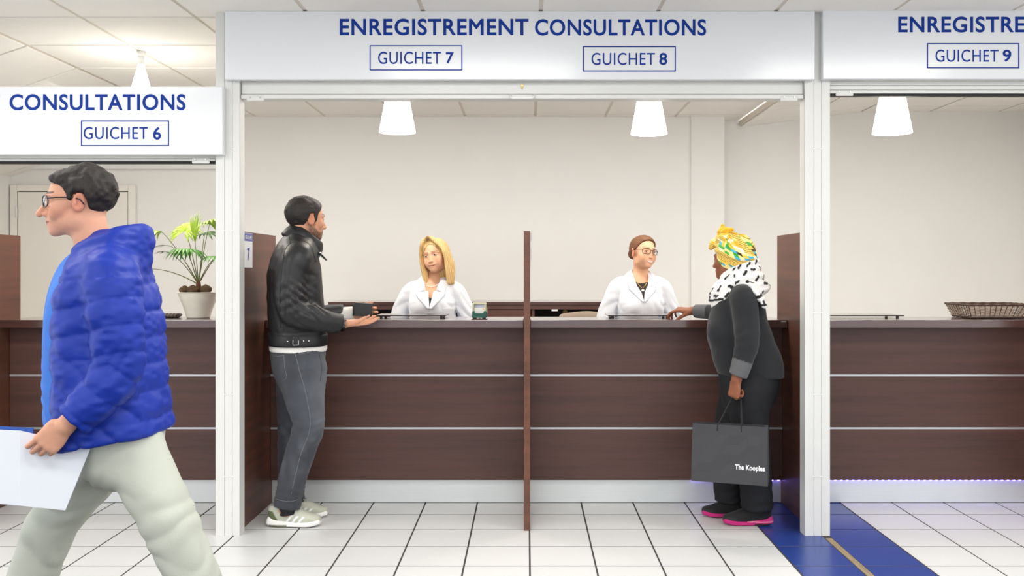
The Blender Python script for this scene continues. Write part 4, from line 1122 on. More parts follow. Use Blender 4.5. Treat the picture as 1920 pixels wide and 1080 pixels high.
        C = lerp3(C, (30, 29, 30), sstep(.0118, .0098, d)*(h > .12))
        C = lerp3(C, (30, 29, 30), (np.abs(q[:, 2]+.068+.15*(q[:, 1]-.14)) < .006)*(q[:, 1] > .06)*1.0)
        return C
    S.obj('scarf', CLOTH, R, scol, lambda co: .0030*np.sin(co[:, 2]*150+co[:, 1]*60+3*vnoise(co, 10, 33))+.002*vnoise(co, 22, 34))
    # sweater
    SW = mat('charcoal_sweater', (44, 46, 49), 0.9, bump=0.2, bscale=300, var=0.08, vscale=12, sheen=0.15, attr=True)
    F = Field((-.38, -.34, .74), (.38, .60, 1.36), .0065)
    F.chain([L(1408, 715, 5.0), L(1407, 690, 5.0), L(1394, 655, 5.0), L(1384, 618, 5.0), L(1386, 580, 5.0), L(1390, 555, 5.0), L(1388, 538, 5.0)], [(.165, .172), (.165, .174), (.158, .170), (.152, .160), (.150, .132), (.125, .09), (.06, .055)], hint=(1, 0, 0), p=2.25)
    F.ell(L(1357, 622, 4.94), (.078, .082, .080), k=.05); F.ell(L(1357, 622, 5.06), (.078, .082, .080), k=.05)
    F.cut((0, 0, .795), (0, .05, -1), lo=(-.4, -.4, .6), hi=(.4, .34, .86))
    cl = L(1383, 705, 4.80); cr = L(1303, 583.5, 5.352)
    d1 = cl-L(1394, 672, 4.795); d1 /= np.linalg.norm(d1); d2 = cr-L(1330, 585, 5.29); d2 /= np.linalg.norm(d2)
    F.sleeve([L(1390, 563, 4.95), sl_, L(1400, 600, 4.82), el, L(1394, 672, 4.795), cl+d1*.01], [.075, .070, .066, .062, .054, .048], cl, d1, .036)
    F.sleeve([L(1388, 565, 5.06), sr, er, L(1330, 585, 5.29), cr+d2*.01], [.075, .068, .052, .044, .039], cr, d2, .026)
    def swc(co):
        C = np.tile(np.array(s2l((31, 33, 36))), (len(co), 1))
        a = (co-cl) @ d1; b = np.linalg.norm(co-cl, axis=1)
        C = lerp3(C, (92, 93, 95), sstep(-.088, -.084, a)*(np.linalg.norm((co-cl)-a[:, None]*d1, axis=1) < .075)*(a < .02))
        a = (co-cr) @ d2; b = np.linalg.norm(co-cr, axis=1)
        return lerp3(C, (92, 93, 95), sstep(-.090, -.086, a)*(b < .11))
    def swd(co):
        a = (co-cl) @ d1
        return folds(co, el, .10, (0, .25, .95), 70, .006, 41)+folds(co, L(1385, 680, 5.0)+np.array((-.1, 0, 0)), .16, (0, .6, .8), 45, .005, 42)+folds(co, er, .07, (0, .9, .4), 70, .003, 43)+.003*vnoise(co, 12, 44)
    F.obj('sweater', SW, R, swc, swd)
    TR = mat('black_trousers', (22, 23, 27), 0.85, bump=0.2, bscale=300, var=0.1, vscale=10)
    F = Field((-.32, -.34, .05), (.32, .34, .92), .008)
    F.chain([L(1407, 690, 5.0), L(1405, 712, 5.0), L(1402, 745, 5.0)], [(.156, .160), (.158, .160), (.14, .13)], hint=(1, 0, 0), p=2.3)
    F.chain([L(*q) for q in [(1406, 730, 4.91), (1404, 770, 4.91), (1411, 830, 4.92), (1415, 880, 4.93), (1419, 945, 4.95)]], [.115, .104, .090, .085, .083], k=.03)
    F.chain([L(*q) for q in [(1392, 730, 5.09), (1380, 770, 5.09), (1367, 830, 5.10), (1364, 880, 5.11), (1368, 935, 5.12)]], [.115, .104, .090, .086, .082], k=.03)
    F.cut((0, 0, .85), (0, 0, 1)); F.cut((0, 0, .085), (0, 0, -1))
    F.obj('trousers', TR, R, None, lambda co: folds(co, L(1421, 935, 4.95), .11, (0, .2, 1), 70, .010, 51)+folds(co, L(1370, 925, 5.12), .11, (0, .2, 1), 70, .010, 52)+folds(co, L(1390, 800, 5.0), .22, (0, .3, 1), 40, .006, 53)+.003*vnoise(co, 12, 54))
    shoe(R, P, L(1445, 983, 4.955)*np.array((1, 1, 0)), 20, .268, PINKS)
    shoe(R, P, L(1402, 966, 5.10)*np.array((1, 1, 0)), 14, .262, PINKS)
    return P, fl
woman, bag_hand = build_woman()
# shopping bag hanging from her hand
def build_bag():
    BAGM = mat('bag_paper', (57, 57, 60), 0.55, var=0.05, vscale=9, bump=0.25, bscale=14)
    rz = math.radians(-19); c = W(1369, 902, 4.73)
    t = thing('shopping_bag', c, 'dark grey paper shopping bag reading The Kooples, held by the turbaned woman', 'bag', None, rz)
    w, d, H, dt = .190, .055, .290, .030
    g = .007
    bm = bmesh.new()
    def wall(pts, nseg=1): bm.faces.new([bm.verts.new(p) for p in pts])
    # front, back, gussets folded inwards, bottom
    f = [(-w, -d, 0), (w, -d, 0), (w-.004, -dt, H), (-w+.004, -dt, H)]; b = [(-w, d, 0), (w, d, 0), (w-.004, dt, H), (-w+.004, dt, H)]
    def grid(a, b_, c_, d_, nx, nz, amp, seed):
        rr = random.Random(seed); G = []
        for j in range(nz+1):
            row = []
            for i in range(nx+1):
                u, v = i/nx, j/nz
                p = (Vector(a)*(1-u)+Vector(b_)*u)*(1-v)+(Vector(d_)*(1-u)+Vector(c_)*u)*v
                k = amp*rr.uniform(-1, 1)*(0 < i < nx)*(0 < j < nz)
                row.append(bm.verts.new(p+Vector((0, k, 0))))
            G.append(row)
        for j in range(nz):
            for i in range(nx): bm.faces.new([G[j][i], G[j][i+1], G[j+1][i+1], G[j+1][i]])
    grid(*f, 8, 6, .0022, 1); grid(b[1], b[0], b[3], b[2], 8, 6, .0022, 2)
    for q in (1, -1):
        m0, m1 = (q*(w-.010), 0, 0.0), (q*(w-.026), 0, H)
        A, B = ((f[1], f[2]), (b[1], b[2])) if q > 0 else ((f[0], f[3]), (b[0], b[3]))
        for (p0, p1), (r0, r1) in (((A[0], A[1]), (m0, m1)), ((m0, m1), (B[0], B[1]))):
            bm.faces.new([bm.verts.new(v) for v in (p0, r0, r1, p1)])
    bm.faces.new([bm.verts.new(v) for v in (f[0], b[0], b[1], f[1])])
    bmesh.ops.remove_doubles(bm, verts=bm.verts[:], dist=.0004)
    o = bm_obj('paper_body', bm, BAGM, t); so = o.modifiers.new('s', 'SOLIDIFY'); so.thickness = .0016; so.offset = 0
    bw = mat('bag_print', (238, 238, 240), 0.5)
    tx = text_obj('lettering', 'The Kooples', bw, t, .030, .176, .098, .064, -.0475-.0022, .042)
    n = len(tx.data.vertices); co = np.empty(n*3, np.float32); tx.data.vertices.foreach_get('co', co); co = co.reshape(-1, 3)
    zz = co[:, 2]; co[:, 1] += -(d-(d-dt)*zz/H)+.0475; tx.data.vertices.foreach_set('co', co.ravel())
    # cords from both sheets up to the fingers
    M = Matrix.Translation(c) @ Matrix.Rotation(rz, 4, 'Z'); hp = woman.M @ Vector(bag_hand.pt((.0, .088*.9, .022)))
    hl = M.inverted() @ hp
    for q in (-1, 1):
        y = q*(dt+.001)
        pts = [(-.060, y, H-.030), (-.058, y, H), (hl.x-.022, hl.y+q*.004, hl.z-.012), (hl.x, hl.y+q*.004, hl.z+.003), (hl.x+.022, hl.y+q*.004, hl.z-.012), (.058, y, H), (.060, y, H-.030)]
        tube('cord_handle', pts, .0030, BLACK, t, 8)
        for s in (-1, 1):
            bm = bmesh.new(); bmesh.ops.create_uvsphere(bm, u_segments=8, v_segments=6, radius=.0055); bm_obj('eyelet', bm, BLACK, t, (s*.060, y-.001*q, H-.028))
build_bag()

# ------------------------------------------------------------------ the walking man in the blue jacket
def build_walker():
    P = Person(-1.42, 3.1, 90, 'man with dark hair and glasses walking past in a blue quilted jacket')
    L = P.L; R = P.root
    fr = Frame(L(146, 379, 3.1), euler(18, -2, 0)); hz = fr.o[2]
    wl = L(124, 797, 2.85); wr = L(262, 806, 3.29)
    F = Field((-.36, -.42, .0), (.36, .42, 1.78), .009,
              fx=((fr.o[0]-.10, fr.o[0]+.10, .0026), (wl[0]-.08, wl[0]+.08, .0034)), fy=((fr.o[1]-.13, fr.o[1]+.13, .0026), (wl[1]-.02, wl[1]+.16, .0034)),
              fz=((wl[2]-.20, wl[2]+.06, .0034), (hz-.15, hz+.13, .0026)))
    head(F, fr, 1.03, .8, 1.05, 1.05)
    nb = L(186, 490, 3.1)
    F.chain([fr.pt((0, -.025, -.05)), (fr.pt((0, -.03, -.10))+nb)/2, nb], [.058, .060, .07], n=4, k=.02)
    pel = L(235, 780, 3.1); sl_, sr = L(208, 515, 2.94), L(200, 515, 3.27)
    F.chain([pel, L(222, 700, 3.1), L(208, 600, 3.1), L(196, 530, 3.1), nb], [(.15, .10), (.14, .10), (.16, .11), (.14, .08), (.06, .06)], hint=(1, 0, 0), k=.02)
    el, er = L(220, 690, 2.90), L(264, 680, 3.33)
    for s, e, w_ in ((sl_, el, wl), (sr, er, wr)):
        F.chain([L(200, 520, 3.1), s, e], [.05, .048, .036], n=4, k=.03); F.chain([e, w_], [.036, .027], n=4, k=.01)
    legs = (((238, 822, 3.06), (322, 985, 3.01), (400, 1178, 3.03)), ((228, 815, 3.17), (98, 985, 3.2), (20, 1195, 3.2)))
    for hp, kn, an in legs:
        F.chain([L(*hp), L(*kn), L(*an)], [.085, .058, .038], n=5, k=.02)
    fl, _ = hand(F, wl, P.dirw((-.72, -.06, -.72)), P.dirw((-.30, .93, .1)), -1, [(26, 34, 20), (30, 38, 22), (34, 40, 22), (38, 42, 22)], 1.0, .5, (.1, .9, .35), (8, 18, 20))
    hand(F, wr, P.dirw((.1, .0, -1)), P.dirw((-.2, -1, 0)), 1, [20, 24, 28, 30], 1.0, .8)
    F.obj('body', SKIN, R, lambda co: head_paint(co, fr, (212, 158, 132), 1.03, .8, (40, 34, 30), (188, 110, 98), .45, (50, 40, 34), .0, browt=1.5))
    H = Field(fr.o-.17, fr.o+.17, .0034)
    H.ell((0, -.024, .038), (.088, .106, .092), fr); H.ell((0, .036, .066), (.068, .054, .040), fr, .02)
    yy = [-.16, -.115, -.075, -.045, -.028, .004, .010, .022, .034, .056, .12]; zz = [-.06, -.085, -.080, -.045, .020, .024, -.004, .004, .030, .056, .080]
    H.fn(lambda x, y, z: (z-np.interp(y, yy, zz).astype(np.float32))*.7, fr.o-.2, fr.o+.2, .016, 'd', fr)
    H.obj('hair', HAIRM, R, lambda co: np.tile(np.array(s2l((36, 31, 28))), (len(co), 1))*(1+.25*vnoise(co, 120, 61)[:, None]), lambda co: .006*vnoise(co, 32, 62)+.003*vnoise(co, 80, 63))
    # glasses
    GF = mat('dark_glasses_frame', (38, 38, 46), 0.3)
    glasses(fr, R, 1.03, GF)
    # shirt showing in the open front
    SH = mat('light_blue_shirt', (62, 118, 206), 0.8, bump=0.2, bscale=200, var=0.05, vscale=10)
    F = Field((-.28, -.30, .72), (.28, .30, 1.50), .007)
    F.chain([L(205, 830, 3.1), L(190, 770, 3.1), L(184, 690, 3.1), L(180, 600, 3.1), L(178, 540, 3.1), L(182, 495, 3.1)], [(.165, .165), (.17, .165), (.172, .160), (.17, .145), (.14, .115), (.075, .075)], hint=(1, 0, 0), p=2.3)
    F.cut((0, 0, .795), (0, 0, -1))
    F.cut(L(160, 470, 3.1), (0, .6, .8), lo=(-.2, -.2, 1.3), hi=(.2, .3, 1.5))
    F.obj('shirt', SH, R, None, lambda co: folds(co, L(105, 760, 3.1), .16, (0, 0, 1), 45, .006, 71)+.004*np.sin(co[:, 0]*70+3*vnoise(co, 6, 72)))
    # quilted jacket
    JK = mat('blue_nylon', (22, 50, 154), 0.5, bump=0.12, bscale=60, var=0.08, vscale=14, spec=0.35)
    F = Field((-.40, -.36, .72), (.40, .36, 1.56), .0062)
    F.chain([L(214, 850, 3.1), L(212, 790, 3.1), L(208, 700, 3.1), L(205, 610, 3.1), L(204, 545, 3.1), L(205, 500, 3.1), L(206, 470, 3.1)], [(.222, .178), (.218, .172), (.21, .163), (.212, .155), (.20, .130), (.15, .10), (.09, .07)], hint=(1, 0, 0), p=2.35)
    cl = L(140, 786, 2.855); cr = L(262, 792, 3.30)
    F.cut(L(127, 600, 3.1), (0, 1, .06), k=.01)
    hemz = L(215, 822, 3.1)[2]
    F.cut(np.array((0, 0, hemz)), (0, -.14, -1), lo=(-.4, -.4, .6), hi=(.4, .4, hemz+.06))
    F.chain([L(202, 520, 3.18), sr, L(236, 600, 3.32), er, cr], [.095, .088, .082, .074, .056], k=.03, n=5)
    d1 = cl-L(190, 738, 2.87); d1 /= np.linalg.norm(d1)
    F.sleeve([L(204, 520, 3.02), sl_, L(216, 590, 2.90), el, L(190, 738, 2.87), cl+d1*.015], [.092, .086, .082, .076, .068, .058], cl, d1, .046)
    # hood lying on the shoulders
    hc = L(215, 462, 3.1)
    for q in (0, 1):
        pts = [hc+np.array((math.cos(a)*(.098+.016*q), math.sin(a)*.100+.012, -math.sin(a)*.045-.028*q)) for a in np.linspace(math.radians(55), math.radians(-235), 17)]
        F.chain(pts, [.020]+[.034]*15+[.020], k=.010, n=2)
    F.ell(hc+np.array((0, -.062, -.045)), (.095, .050, .060), k=.03)
    def dsp(co):
        inarm = (co[:, 0] < -.13) & (co[:, 2] < 1.36)
        zq = np.where(inarm, (co-sl_) @ ((el-sl_)/np.linalg.norm(el-sl_)), co[:, 2])
        low = inarm & (co[:, 2] < el[2]+.02); zq = np.where(low, (co-el) @ d1, zq)
        pq = np.abs(np.sin(math.pi*zq/.088+.7*vnoise(co, 4, 81)))
        body_q = (co[:, 2] < 1.34)
        return body_q*(.009*pq**.5-.005)+.004*vnoise(co, 16, 82)+.0035*vnoise(co*np.array((1, 1, 2.0)), 34, 83)+folds(co, el, .10, (0, .6, .8), 80, .007, 84)
    F.obj('quilted_jacket', JK, R, None, dsp)
    tube('zip', [L(126, 520, 3.0), L(126, 600, 2.99), L(127, 700, 2.985), L(127, 826, 2.985)], .005, mat('zip_blue', (24, 40, 120), 0.4), R, 6)
    TRS = mat('pale_chinos', (186, 190, 178), 0.85, bump=0.2, bscale=260, var=0.04, vscale=8)
    F = Field((-.34, -.42, .03), (.34, .42, .98), .0075)
    F.chain([L(224, 745, 3.1), L(226, 800, 3.1), L(226, 850, 3.1)], [(.155, .130), (.160, .132), (.15, .115)], hint=(1, 0, 0), p=2.3)
    for (hp, kn, an), r in zip(legs, ((.104, .088, .076), (.104, .086, .075))):
        a, b, c = L(*hp), L(*kn), L(*an)
        F.chain([a, (a*.5+b*.5)*np.array((1, 1, 1)), b, (b+c)/2, c], [r[0], r[0]*.9, r[1], r[1]*.92, r[2]], k=.035, n=5)
    F.cut((0, 0, .93), (0, 0, 1))
    kn, kf = L(322, 985, 2.99), L(98, 985, 3.2)
    F.obj('trousers', TRS, R, None, lambda co: folds(co, kn, .17, (0, .35, .94), 40, .010, 91)+folds(co, kf, .17, (0, -.3, .95), 40, .010, 92)+folds(co, L(215, 905, 3.1), .16, (0, .7, .7), 45, .012, 93)+.005*vnoise(co, 10, 94))
    a = L(*legs[0][2]); b = L(*legs[1][2])
    shoe(R, P, np.array((a[0], a[1]-.10, .105)), 0, .285, BROWN, -24)
    shoe(R, P, np.array((b[0], b[1]-.06, .0)), 0, .285, BROWN, 0)
    return P, fl
def glasses(fr, R, s, m, lens=True):
    GL = mat('spectacle_lens', (255, 255, 255), 0.0, trans=1.0, ior=1.02, spec=0.2)
    def rim(q):
        pts = []
        for a in np.linspace(0, 2*math.pi, 25):
            u, v = math.cos(a), math.sin(a)
            e = 2/2.8; px = math.copysign(abs(u)**e, u)*.0255; pz = math.copysign(abs(v)**e, v)*.0185
            pts.append(fr.pt(np.array((q*.0335+px, .1005-abs(q*.0335+px)**2*6.5, .0005+pz))*s))
        return pts
    g = None
    for q in (-1, 1):
        pts = rim(q); o = tube('spectacle_rim', pts, .0019*s, m, R if g is None else g, 6)
        if g is None: g = o
        bm = bmesh.new(); vs = [bm.verts.new(p) for p in pts[:-1]]; bm.faces.new(vs); bm_obj('lens', bm, GL, g)
        tube('temple', [fr.pt(np.array(p)*s) for p in ((q*.059, .080, .010), (q*.070, .055, .011), (q*.080, .0, .010), (q*.082, -.018, .002), (q*.079, -.030, -.014))], .0021*s, m, g, 6)
    tube('bridge', [fr.pt(np.array(p)*s) for p in ((-.009, .1003, .006), (0, .1035, .008), (.009, .1003, .006))], .002*s, m, g, 6)
    return g
walker, wfl = build_walker()
# papers in his hand: folded white sheets over a thin blue cover
def build_papers():
    PW = mat('paper_white', (226, 230, 238), 0.6); PB = mat('cover_blue', (44, 84, 170), 0.5)
    D = 2.895; c = W(60, 806, D)
    t = thing('paper_folder', c, 'white paper folder with thin blue cover in the hand of the walking man', 'folder')
    def sheet(name, px, m, th, dy=0.0):
        P_ = [W(x, y, D+d)-Vector(c) for x, y, d in px]
        bm = bmesh.new()
        f = [bm.verts.new(p+Vector((0, dy, 0))) for p in P_]; b = [bm.verts.new(p+Vector((0, dy+th, 0))) for p in P_]
        n = len(P_); bm.faces.new(f); bm.faces.new(b[::-1])
        for i in range(n): bm.faces.new([f[i], f[(i+1) % n], b[(i+1) % n], b[i]])
        bmesh.ops.recalc_face_normals(bm, faces=bm.faces[:])
        return bm_obj(name, bm, m, t)
    sheet('right_leaf', [(38, 808, 0), (171, 836, .03), (122, 957, .02), (38, 948, 0)], PW, .004)
    sheet('left_leaf', [(-95, 801, .05), (38, 808, 0), (38, 948, 0), (-95, 938, .05)], PW, .004)
    sheet('cover', [(-95, 796, .05), (60, 803, 0), (60, 850, 0), (-95, 850, .05)], PB, .003, .006)
build_papers()
# ------------------------------------------------------------------ the two women in white coats behind the counter
def staff(px, yaw, label, hpx, hrot, s, skin, kind):
    D = 6.05
    x0 = (px-CX)*D/FPX
    P = Person(x0, D, yaw, label); L = P.L; R = P.root
    fr = Frame(L(*hpx), euler(*hrot)); hz = fr.o[2]
    dz = zs_off = 0.0 if kind != 'glasses' else .027
    smile = 1.0 if kind == 'glasses' else .75
    F = Field((-.36, -.22, .0), (.36, .36, 1.64), .009, fx=((fr.o[0]-.10, fr.o[0]+.10, .0026),), fy=((fr.o[1]-.13, fr.o[1]+.13, .0026),), fz=((1.24, 1.36, .004), (hz-.14, hz+.13, .0026)))
    head(F, fr, s, smile, .84, .94, True)
    zs = 1.265 if kind != 'glasses' else 1.292                                    # shoulder line
    F.chain([fr.pt((0, -.02, -.05)), np.array((fr.o[0]*.5, -.022, zs+.075)), np.array((0, -.015, zs+.005))], [.049, .049, .062], n=4, k=.02)
    F.chain([(0, 0, .80), (0, 0, .92), (0, .005, 1.04), (0, .008, 1.14), (0, .0, 1.215), (0, -.01, zs)], [(.150, .100), (.135, .09), (.130, .095), (.140, .104), (.135, .082), (.06, .05)], hint=(1, 0, 0), k=.02)
    for q in (-1, 1): F.ell((q*.060, .066, 1.125), (.056, .050, .058), k=.04)
    for q in (-1, 1):
        sh_, e, w_ = np.array((q*.150, -.01, zs-.035)), np.array((q*.234, -.012, .985)), np.array((q*.156, .195, .945))
        F.chain([np.array((0, -.01, zs-.03)), sh_, e], [.045, .042, .034], n=4, k=.03); F.chain([e, w_], [.034, .024], n=3, k=.01)
        hand(F, w_, (-.25*q, .92, -.15), (0, -.1, -1), q, [14, 18, 20, 24], .92)
        F.chain([(q*.085, 0, .80), (q*.085, .01, .45), (q*.085, -.01, .09)], [.085, .055, .036], n=4, k=.02)
    lips = (178, 96, 92) if kind == 'glasses' else (184, 108, 104)
    F.obj('body', SKIN, R, lambda co: head_paint(co, fr, skin, s, smile, (120, 84, 56) if kind == 'glasses' else (112, 82, 54), lips, .35, (58, 44, 34), 0, kind == 'glasses', lipt=.95, browt=.9))
    # dark top
    TOP = mat('dark_top', (44, 40, 36), 0.9)
    F = Field((-.3, -.2, .75), (.3, .25, 1.36), .007)
    F.chain([(0, 0, .78), (0, 0, .92), (0, .005, 1.04), (0, .014, 1.14), (0, .002, 1.21), (0, -.01, zs)], [(.158, .108), (.143, .098), (.138, .103), (.148, .120), (.142, .093), (.07, .058)], hint=(1, 0, 0), k=.0)
    for q in (-1, 1): F.ell((q*.060, .070, 1.125), (.060, .052, .062), k=.04)
    if kind == 'glasses': F.ell((0, .035, zs+.060), (.075, .14, .075), k=.006, op='d')
    else:
        F.fn(lambda x, y, z: np.maximum(1.192-.010*np.cos(np.clip(x/.03, -1, 1)*3.1)+.25*np.maximum(np.abs(x)-.03, 0)-z, -(y-.0)), np.array((-.3, -.05, 1.05)), np.array((.3, .3, 1.4)), .0, 'd')
    F.obj('top', TOP, R)
    # white coat
    COAT = mat('white_coat', (224, 226, 232), 0.8, bump=0.05, bscale=300, sheen=0.1)
    F = Field((-.40, -.22, .52), (.40, .36, 1.38), .0062)
    F.chain([(0, 0, .52), (0, .0, .75), (0, .0, .92), (0, .008, 1.04), (0, .014, 1.13), (0, -.002, 1.205), (0, -.014, zs), (0, -.018, zs+.03)], [(.215, .165), (.190, .145), (.162, .130), (.150, .128), (.150, .134), (.152, .108), (.105, .078), (.066, .062)], hint=(1, 0, 0), k=.0, p=2.2)
    for q in (-1, 1): F.ell((q*.064, .088, 1.122), (.068, .062, .068), k=.04)
    cuffs = []
    for q in (-1, 1):
        sh_, e, w_ = np.array((q*.142, -.012, zs-.045)), np.array((q*.236, -.012, .985)), np.array((q*.158, .185, .945))
        F.chain([np.array((q*.07, -.012, zs-.028)), sh_, np.array((q*.200, -.014, 1.12)), e, (e+w_)/2, w_], [.058, .062, .058, .058, .054, .048], n=5, k=.008)
        dd = w_-e; dd /= np.linalg.norm(dd); F.cut(w_-dd*.01, dd, lo=w_-.07, hi=w_+.07)
    F.cut((0, 0, .56), (0, 0, -1))
    vz = 1.110 if kind != 'glasses' else 1.155    # bottom of the V
    sl_ = .30 if kind != 'glasses' else .34
    def wedge(x, y, z): return np.maximum(np.maximum((np.abs(x)-(z-vz)*sl_)*.94, -(y-.0)), vz-z)
    F.fn(wedge, np.array((-.2, -.02, vz-.02)), np.array((.2, .3, 1.40)), .0, 'd')
    F.ell((0, .015, zs+.065), (.066, .09, .062), k=.004, op='d')
    def coat_d(co):
        d = .003*vnoise(co, 14, 101)
        for q in (-1, 1): d += folds(co, (q*.195, 0, 1.06), .11, (q*.5, 0, .85), 60, .013, 102+q)+folds(co, (q*.11, .09, 1.10), .09, (q*.7, .2, .5), 70, .009, 105+q)
        d += folds(co, (0, .12, 1.0), .14, (.5, 0, .85), 50, .007, 108)
        return d-.003*np.exp(-((co[:, 0]-.004)/.003)**2)*(co[:, 1] > .05)*(co[:, 2] < vz)
    F.obj('white_coat', COAT, R, None, coat_d)
    # collar and lapels: flat folded flaps lying on the chest
    for q in (-1, 1):
        T = Field((-.2, -.12, 1.0), (.2, .26, 1.40), .0042)
        yb = lambda z: float(np.interp(z, [1.02, 1.06, 1.12, 1.17, 1.21, 1.25, 1.29, 1.32], [.152, .160, .158, .138, .118, .085, .045, .010]))
        pts, rad = [], []
        for z in np.linspace(vz+.008, zs-.045, 7):
            w_ = .006+.038*min(1, (z-vz)/.10)
            xc = (z-vz)*sl_+w_*.55; pts.append((q*xc, yb(z)+.008-xc*.12, z)); rad.append((w_, .007))
        T.chain(pts, rad, n=3, hint=(1, 0, .25*q), p=2.6)
        T.fn(lambda x, y, z: np.maximum((z-(zs-.052)-.30*(np.abs(x)-.07)), -.5+0*z), np.array((-.3, -.2, zs-.075)), np.array((.3, .3, zs-.03)), 0, 'd') if False else None
        z1 = zs-.040
        T2 = [(q*((z1-vz)*sl_+.030), yb(z1)+.009, z1+.004), (q*.072, .045, zs+.018), (q*.066, -.03, zs+.050), (q*.035, -.078, zs+.058), (0, -.088, zs+.058)]
        T.chain(T2, [(.030, .006), (.027, .0065), (.024, .007), (.022, .007), (.022, .007)], n=4, hint=(q*.75, .35, -.55), p=2.4)
        T.obj('lapel', COAT, R)
    pk = box('chest_pocket', (-.055 if False else .0, 0, 0), (.070, .004, .080), COAT, R, .0015) if kind != 'glasses' else None
    if pk: pk.location = (-.150, .146, 1.040); pk.rotation_euler = (math.radians(-2), 0, math.radians(22))
    # necklace
    CH = mat('gold', (214, 170, 90), 0.25, metal=1.0)
    def neck(z): return float(np.interp(z, [1.10, 1.14, 1.18, 1.215, 1.25, 1.28, 1.30], [.124, .126, .112, .094, .072, .056, .048]))
    if kind == 'glasses':
        pts = [(x, neck(z)+.017, z) for x, z in ((-.045, 1.300), (-.034, 1.285), (-.018, 1.262), (0, 1.243), (.018, 1.262), (.034, 1.285), (.045, 1.300))]
        o = tube('necklace', pts, .0017, CH, R, 6)
        bm = bmesh.new(); add_lathe(bm, [(0, .003), (.009, .002), (.010, 0), (.009, -.002), (0, -.003)], 18); bm_obj('pendant', bm, mat('pearl', (240, 236, 228), 0.2), o, (0, neck(1.233)+.023, 1.231), (math.pi/2, 0, 0))
    else:
        pts = [(x, neck(z)+.008, z) for x, z in ((-.05, 1.285), (-.036, 1.268), (-.015, 1.256), (.006, 1.252), (.026, 1.260), (.044, 1.280))]
        tube('necklace', pts, .0018, mat('silver', (225, 225, 225), 0.2, metal=1.0), R, 6)
    # legs
    F = Field((-.25, -.2, .04), (.25, .2, .95), .010)
    F.chain([(0, 0, .93), (0, 0, .82)], [(.165, .115), (.165, .115)], n=2, hint=(1, 0, 0))
    for q in (-1, 1): F.chain([(q*.085, 0, .80), (q*.085, .01, .45), (q*.085, -.01, .09)], [.105, .078, .066], n=4, k=.03)
    F.cut((0, 0, .08), (0, 0, -1))
    F.obj('trousers', mat('white_trousers', (224, 226, 230), 0.85), R)
    for q in (-1, 1): shoe(R, P, (q*.085, -.055, 0), 0, .245, PLAIN)
    return P, fr, R
blonde, bf, bR = staff(812, 178, 'blonde woman in white coat standing behind the left counter', (817, 481, 6.04), (-17, 2, 11), .985, (226, 172, 138), 'blonde')
def blonde_hair(fr, R):
    F = Field(fr.o-np.array((.2, .17, .28)), fr.o+np.array((.2, .17, .16)), .0028)
    F.ell((0, -.022, .034), (.086, .101, .090), fr)
    F.ell((0, -.055, -.06), (.082, .060, .13), fr, .03)
    for q, L in ((1, 1.0), (-1, .96)):
        F.chain([(.012, .035, .112), (q*.045+.006, .048, .092), (q*.076, .036, .040), (q*.086, .022, -.03), (q*.082, .022, -.10), (q*.076, .036, -.205*L)], [(.014, .030), (.016, .032), (.014, .034), (.014, .038), (.018, .036), (.006, .020)], fr, .014, n=5, hint=(1, 0, 0))
        F.chain([(q*.074, -.02, .0), (q*.088, -.022, -.08), (q*.082, -.008, -.200*L)], [(.016, .04), (.018, .042), (.008, .028)], fr, .015, n=5, hint=(1, 0, 0))
    F.chain([(.078, .03, -.10), (.090, .045, -.18), (.116, .055, -.235)], [.018, .013, .005], fr, .01, n=4)
    F.ell((0, .098, -.035), (.0655, .080, .122), fr, .003, 'd')
    def col(co):
        x, y, z = fr.loc(*co.T)
        C = np.tile(np.array(s2l((208, 172, 114))), (len(co), 1))*(1+.15*np.sin(x*380+y*240+5*vnoise(co, 12, 111))[:, None]+.08*vnoise(co*np.array((1, 1, .2)), 120, 115)[:, None])
        root = np.exp(-((x-.012)/.018)**2)*sstep(.072, .108, z)*(y > -.04)
        C = lerp3(C, (112, 82, 52), np.clip(root, 0, 1)*.85)
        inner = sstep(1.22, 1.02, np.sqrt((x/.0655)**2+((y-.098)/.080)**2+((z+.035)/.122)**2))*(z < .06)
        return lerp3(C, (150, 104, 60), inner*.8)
    def dsp(co):
        x, y, z = fr.loc(*co.T); a = np.arctan2(x, y+.02); inner = sstep(1.0, 1.14, np.sqrt((x/.0655)**2+((y-.098)/.080)**2+((z+.035)/.122)**2))
        low = sstep(.07, .02, z)
        return inner*(.0013*low*np.sin(a*46+3*vnoise(co, 18, 112))+.0012*low*vnoise(co*np.array((1, 1, .25)), 110, 113)+.001*vnoise(co, 50, 114))
    F.obj('hair', HAIRM, R, col, dsp, 2)
blonde_hair(bf, bR)
glassy, gf, gR = staff(1200, 183, 'smiling woman with glasses in white coat behind the right counter', (1206, 474, 6.04), (24, 3, -7), .97, (228, 174, 140), 'glasses')
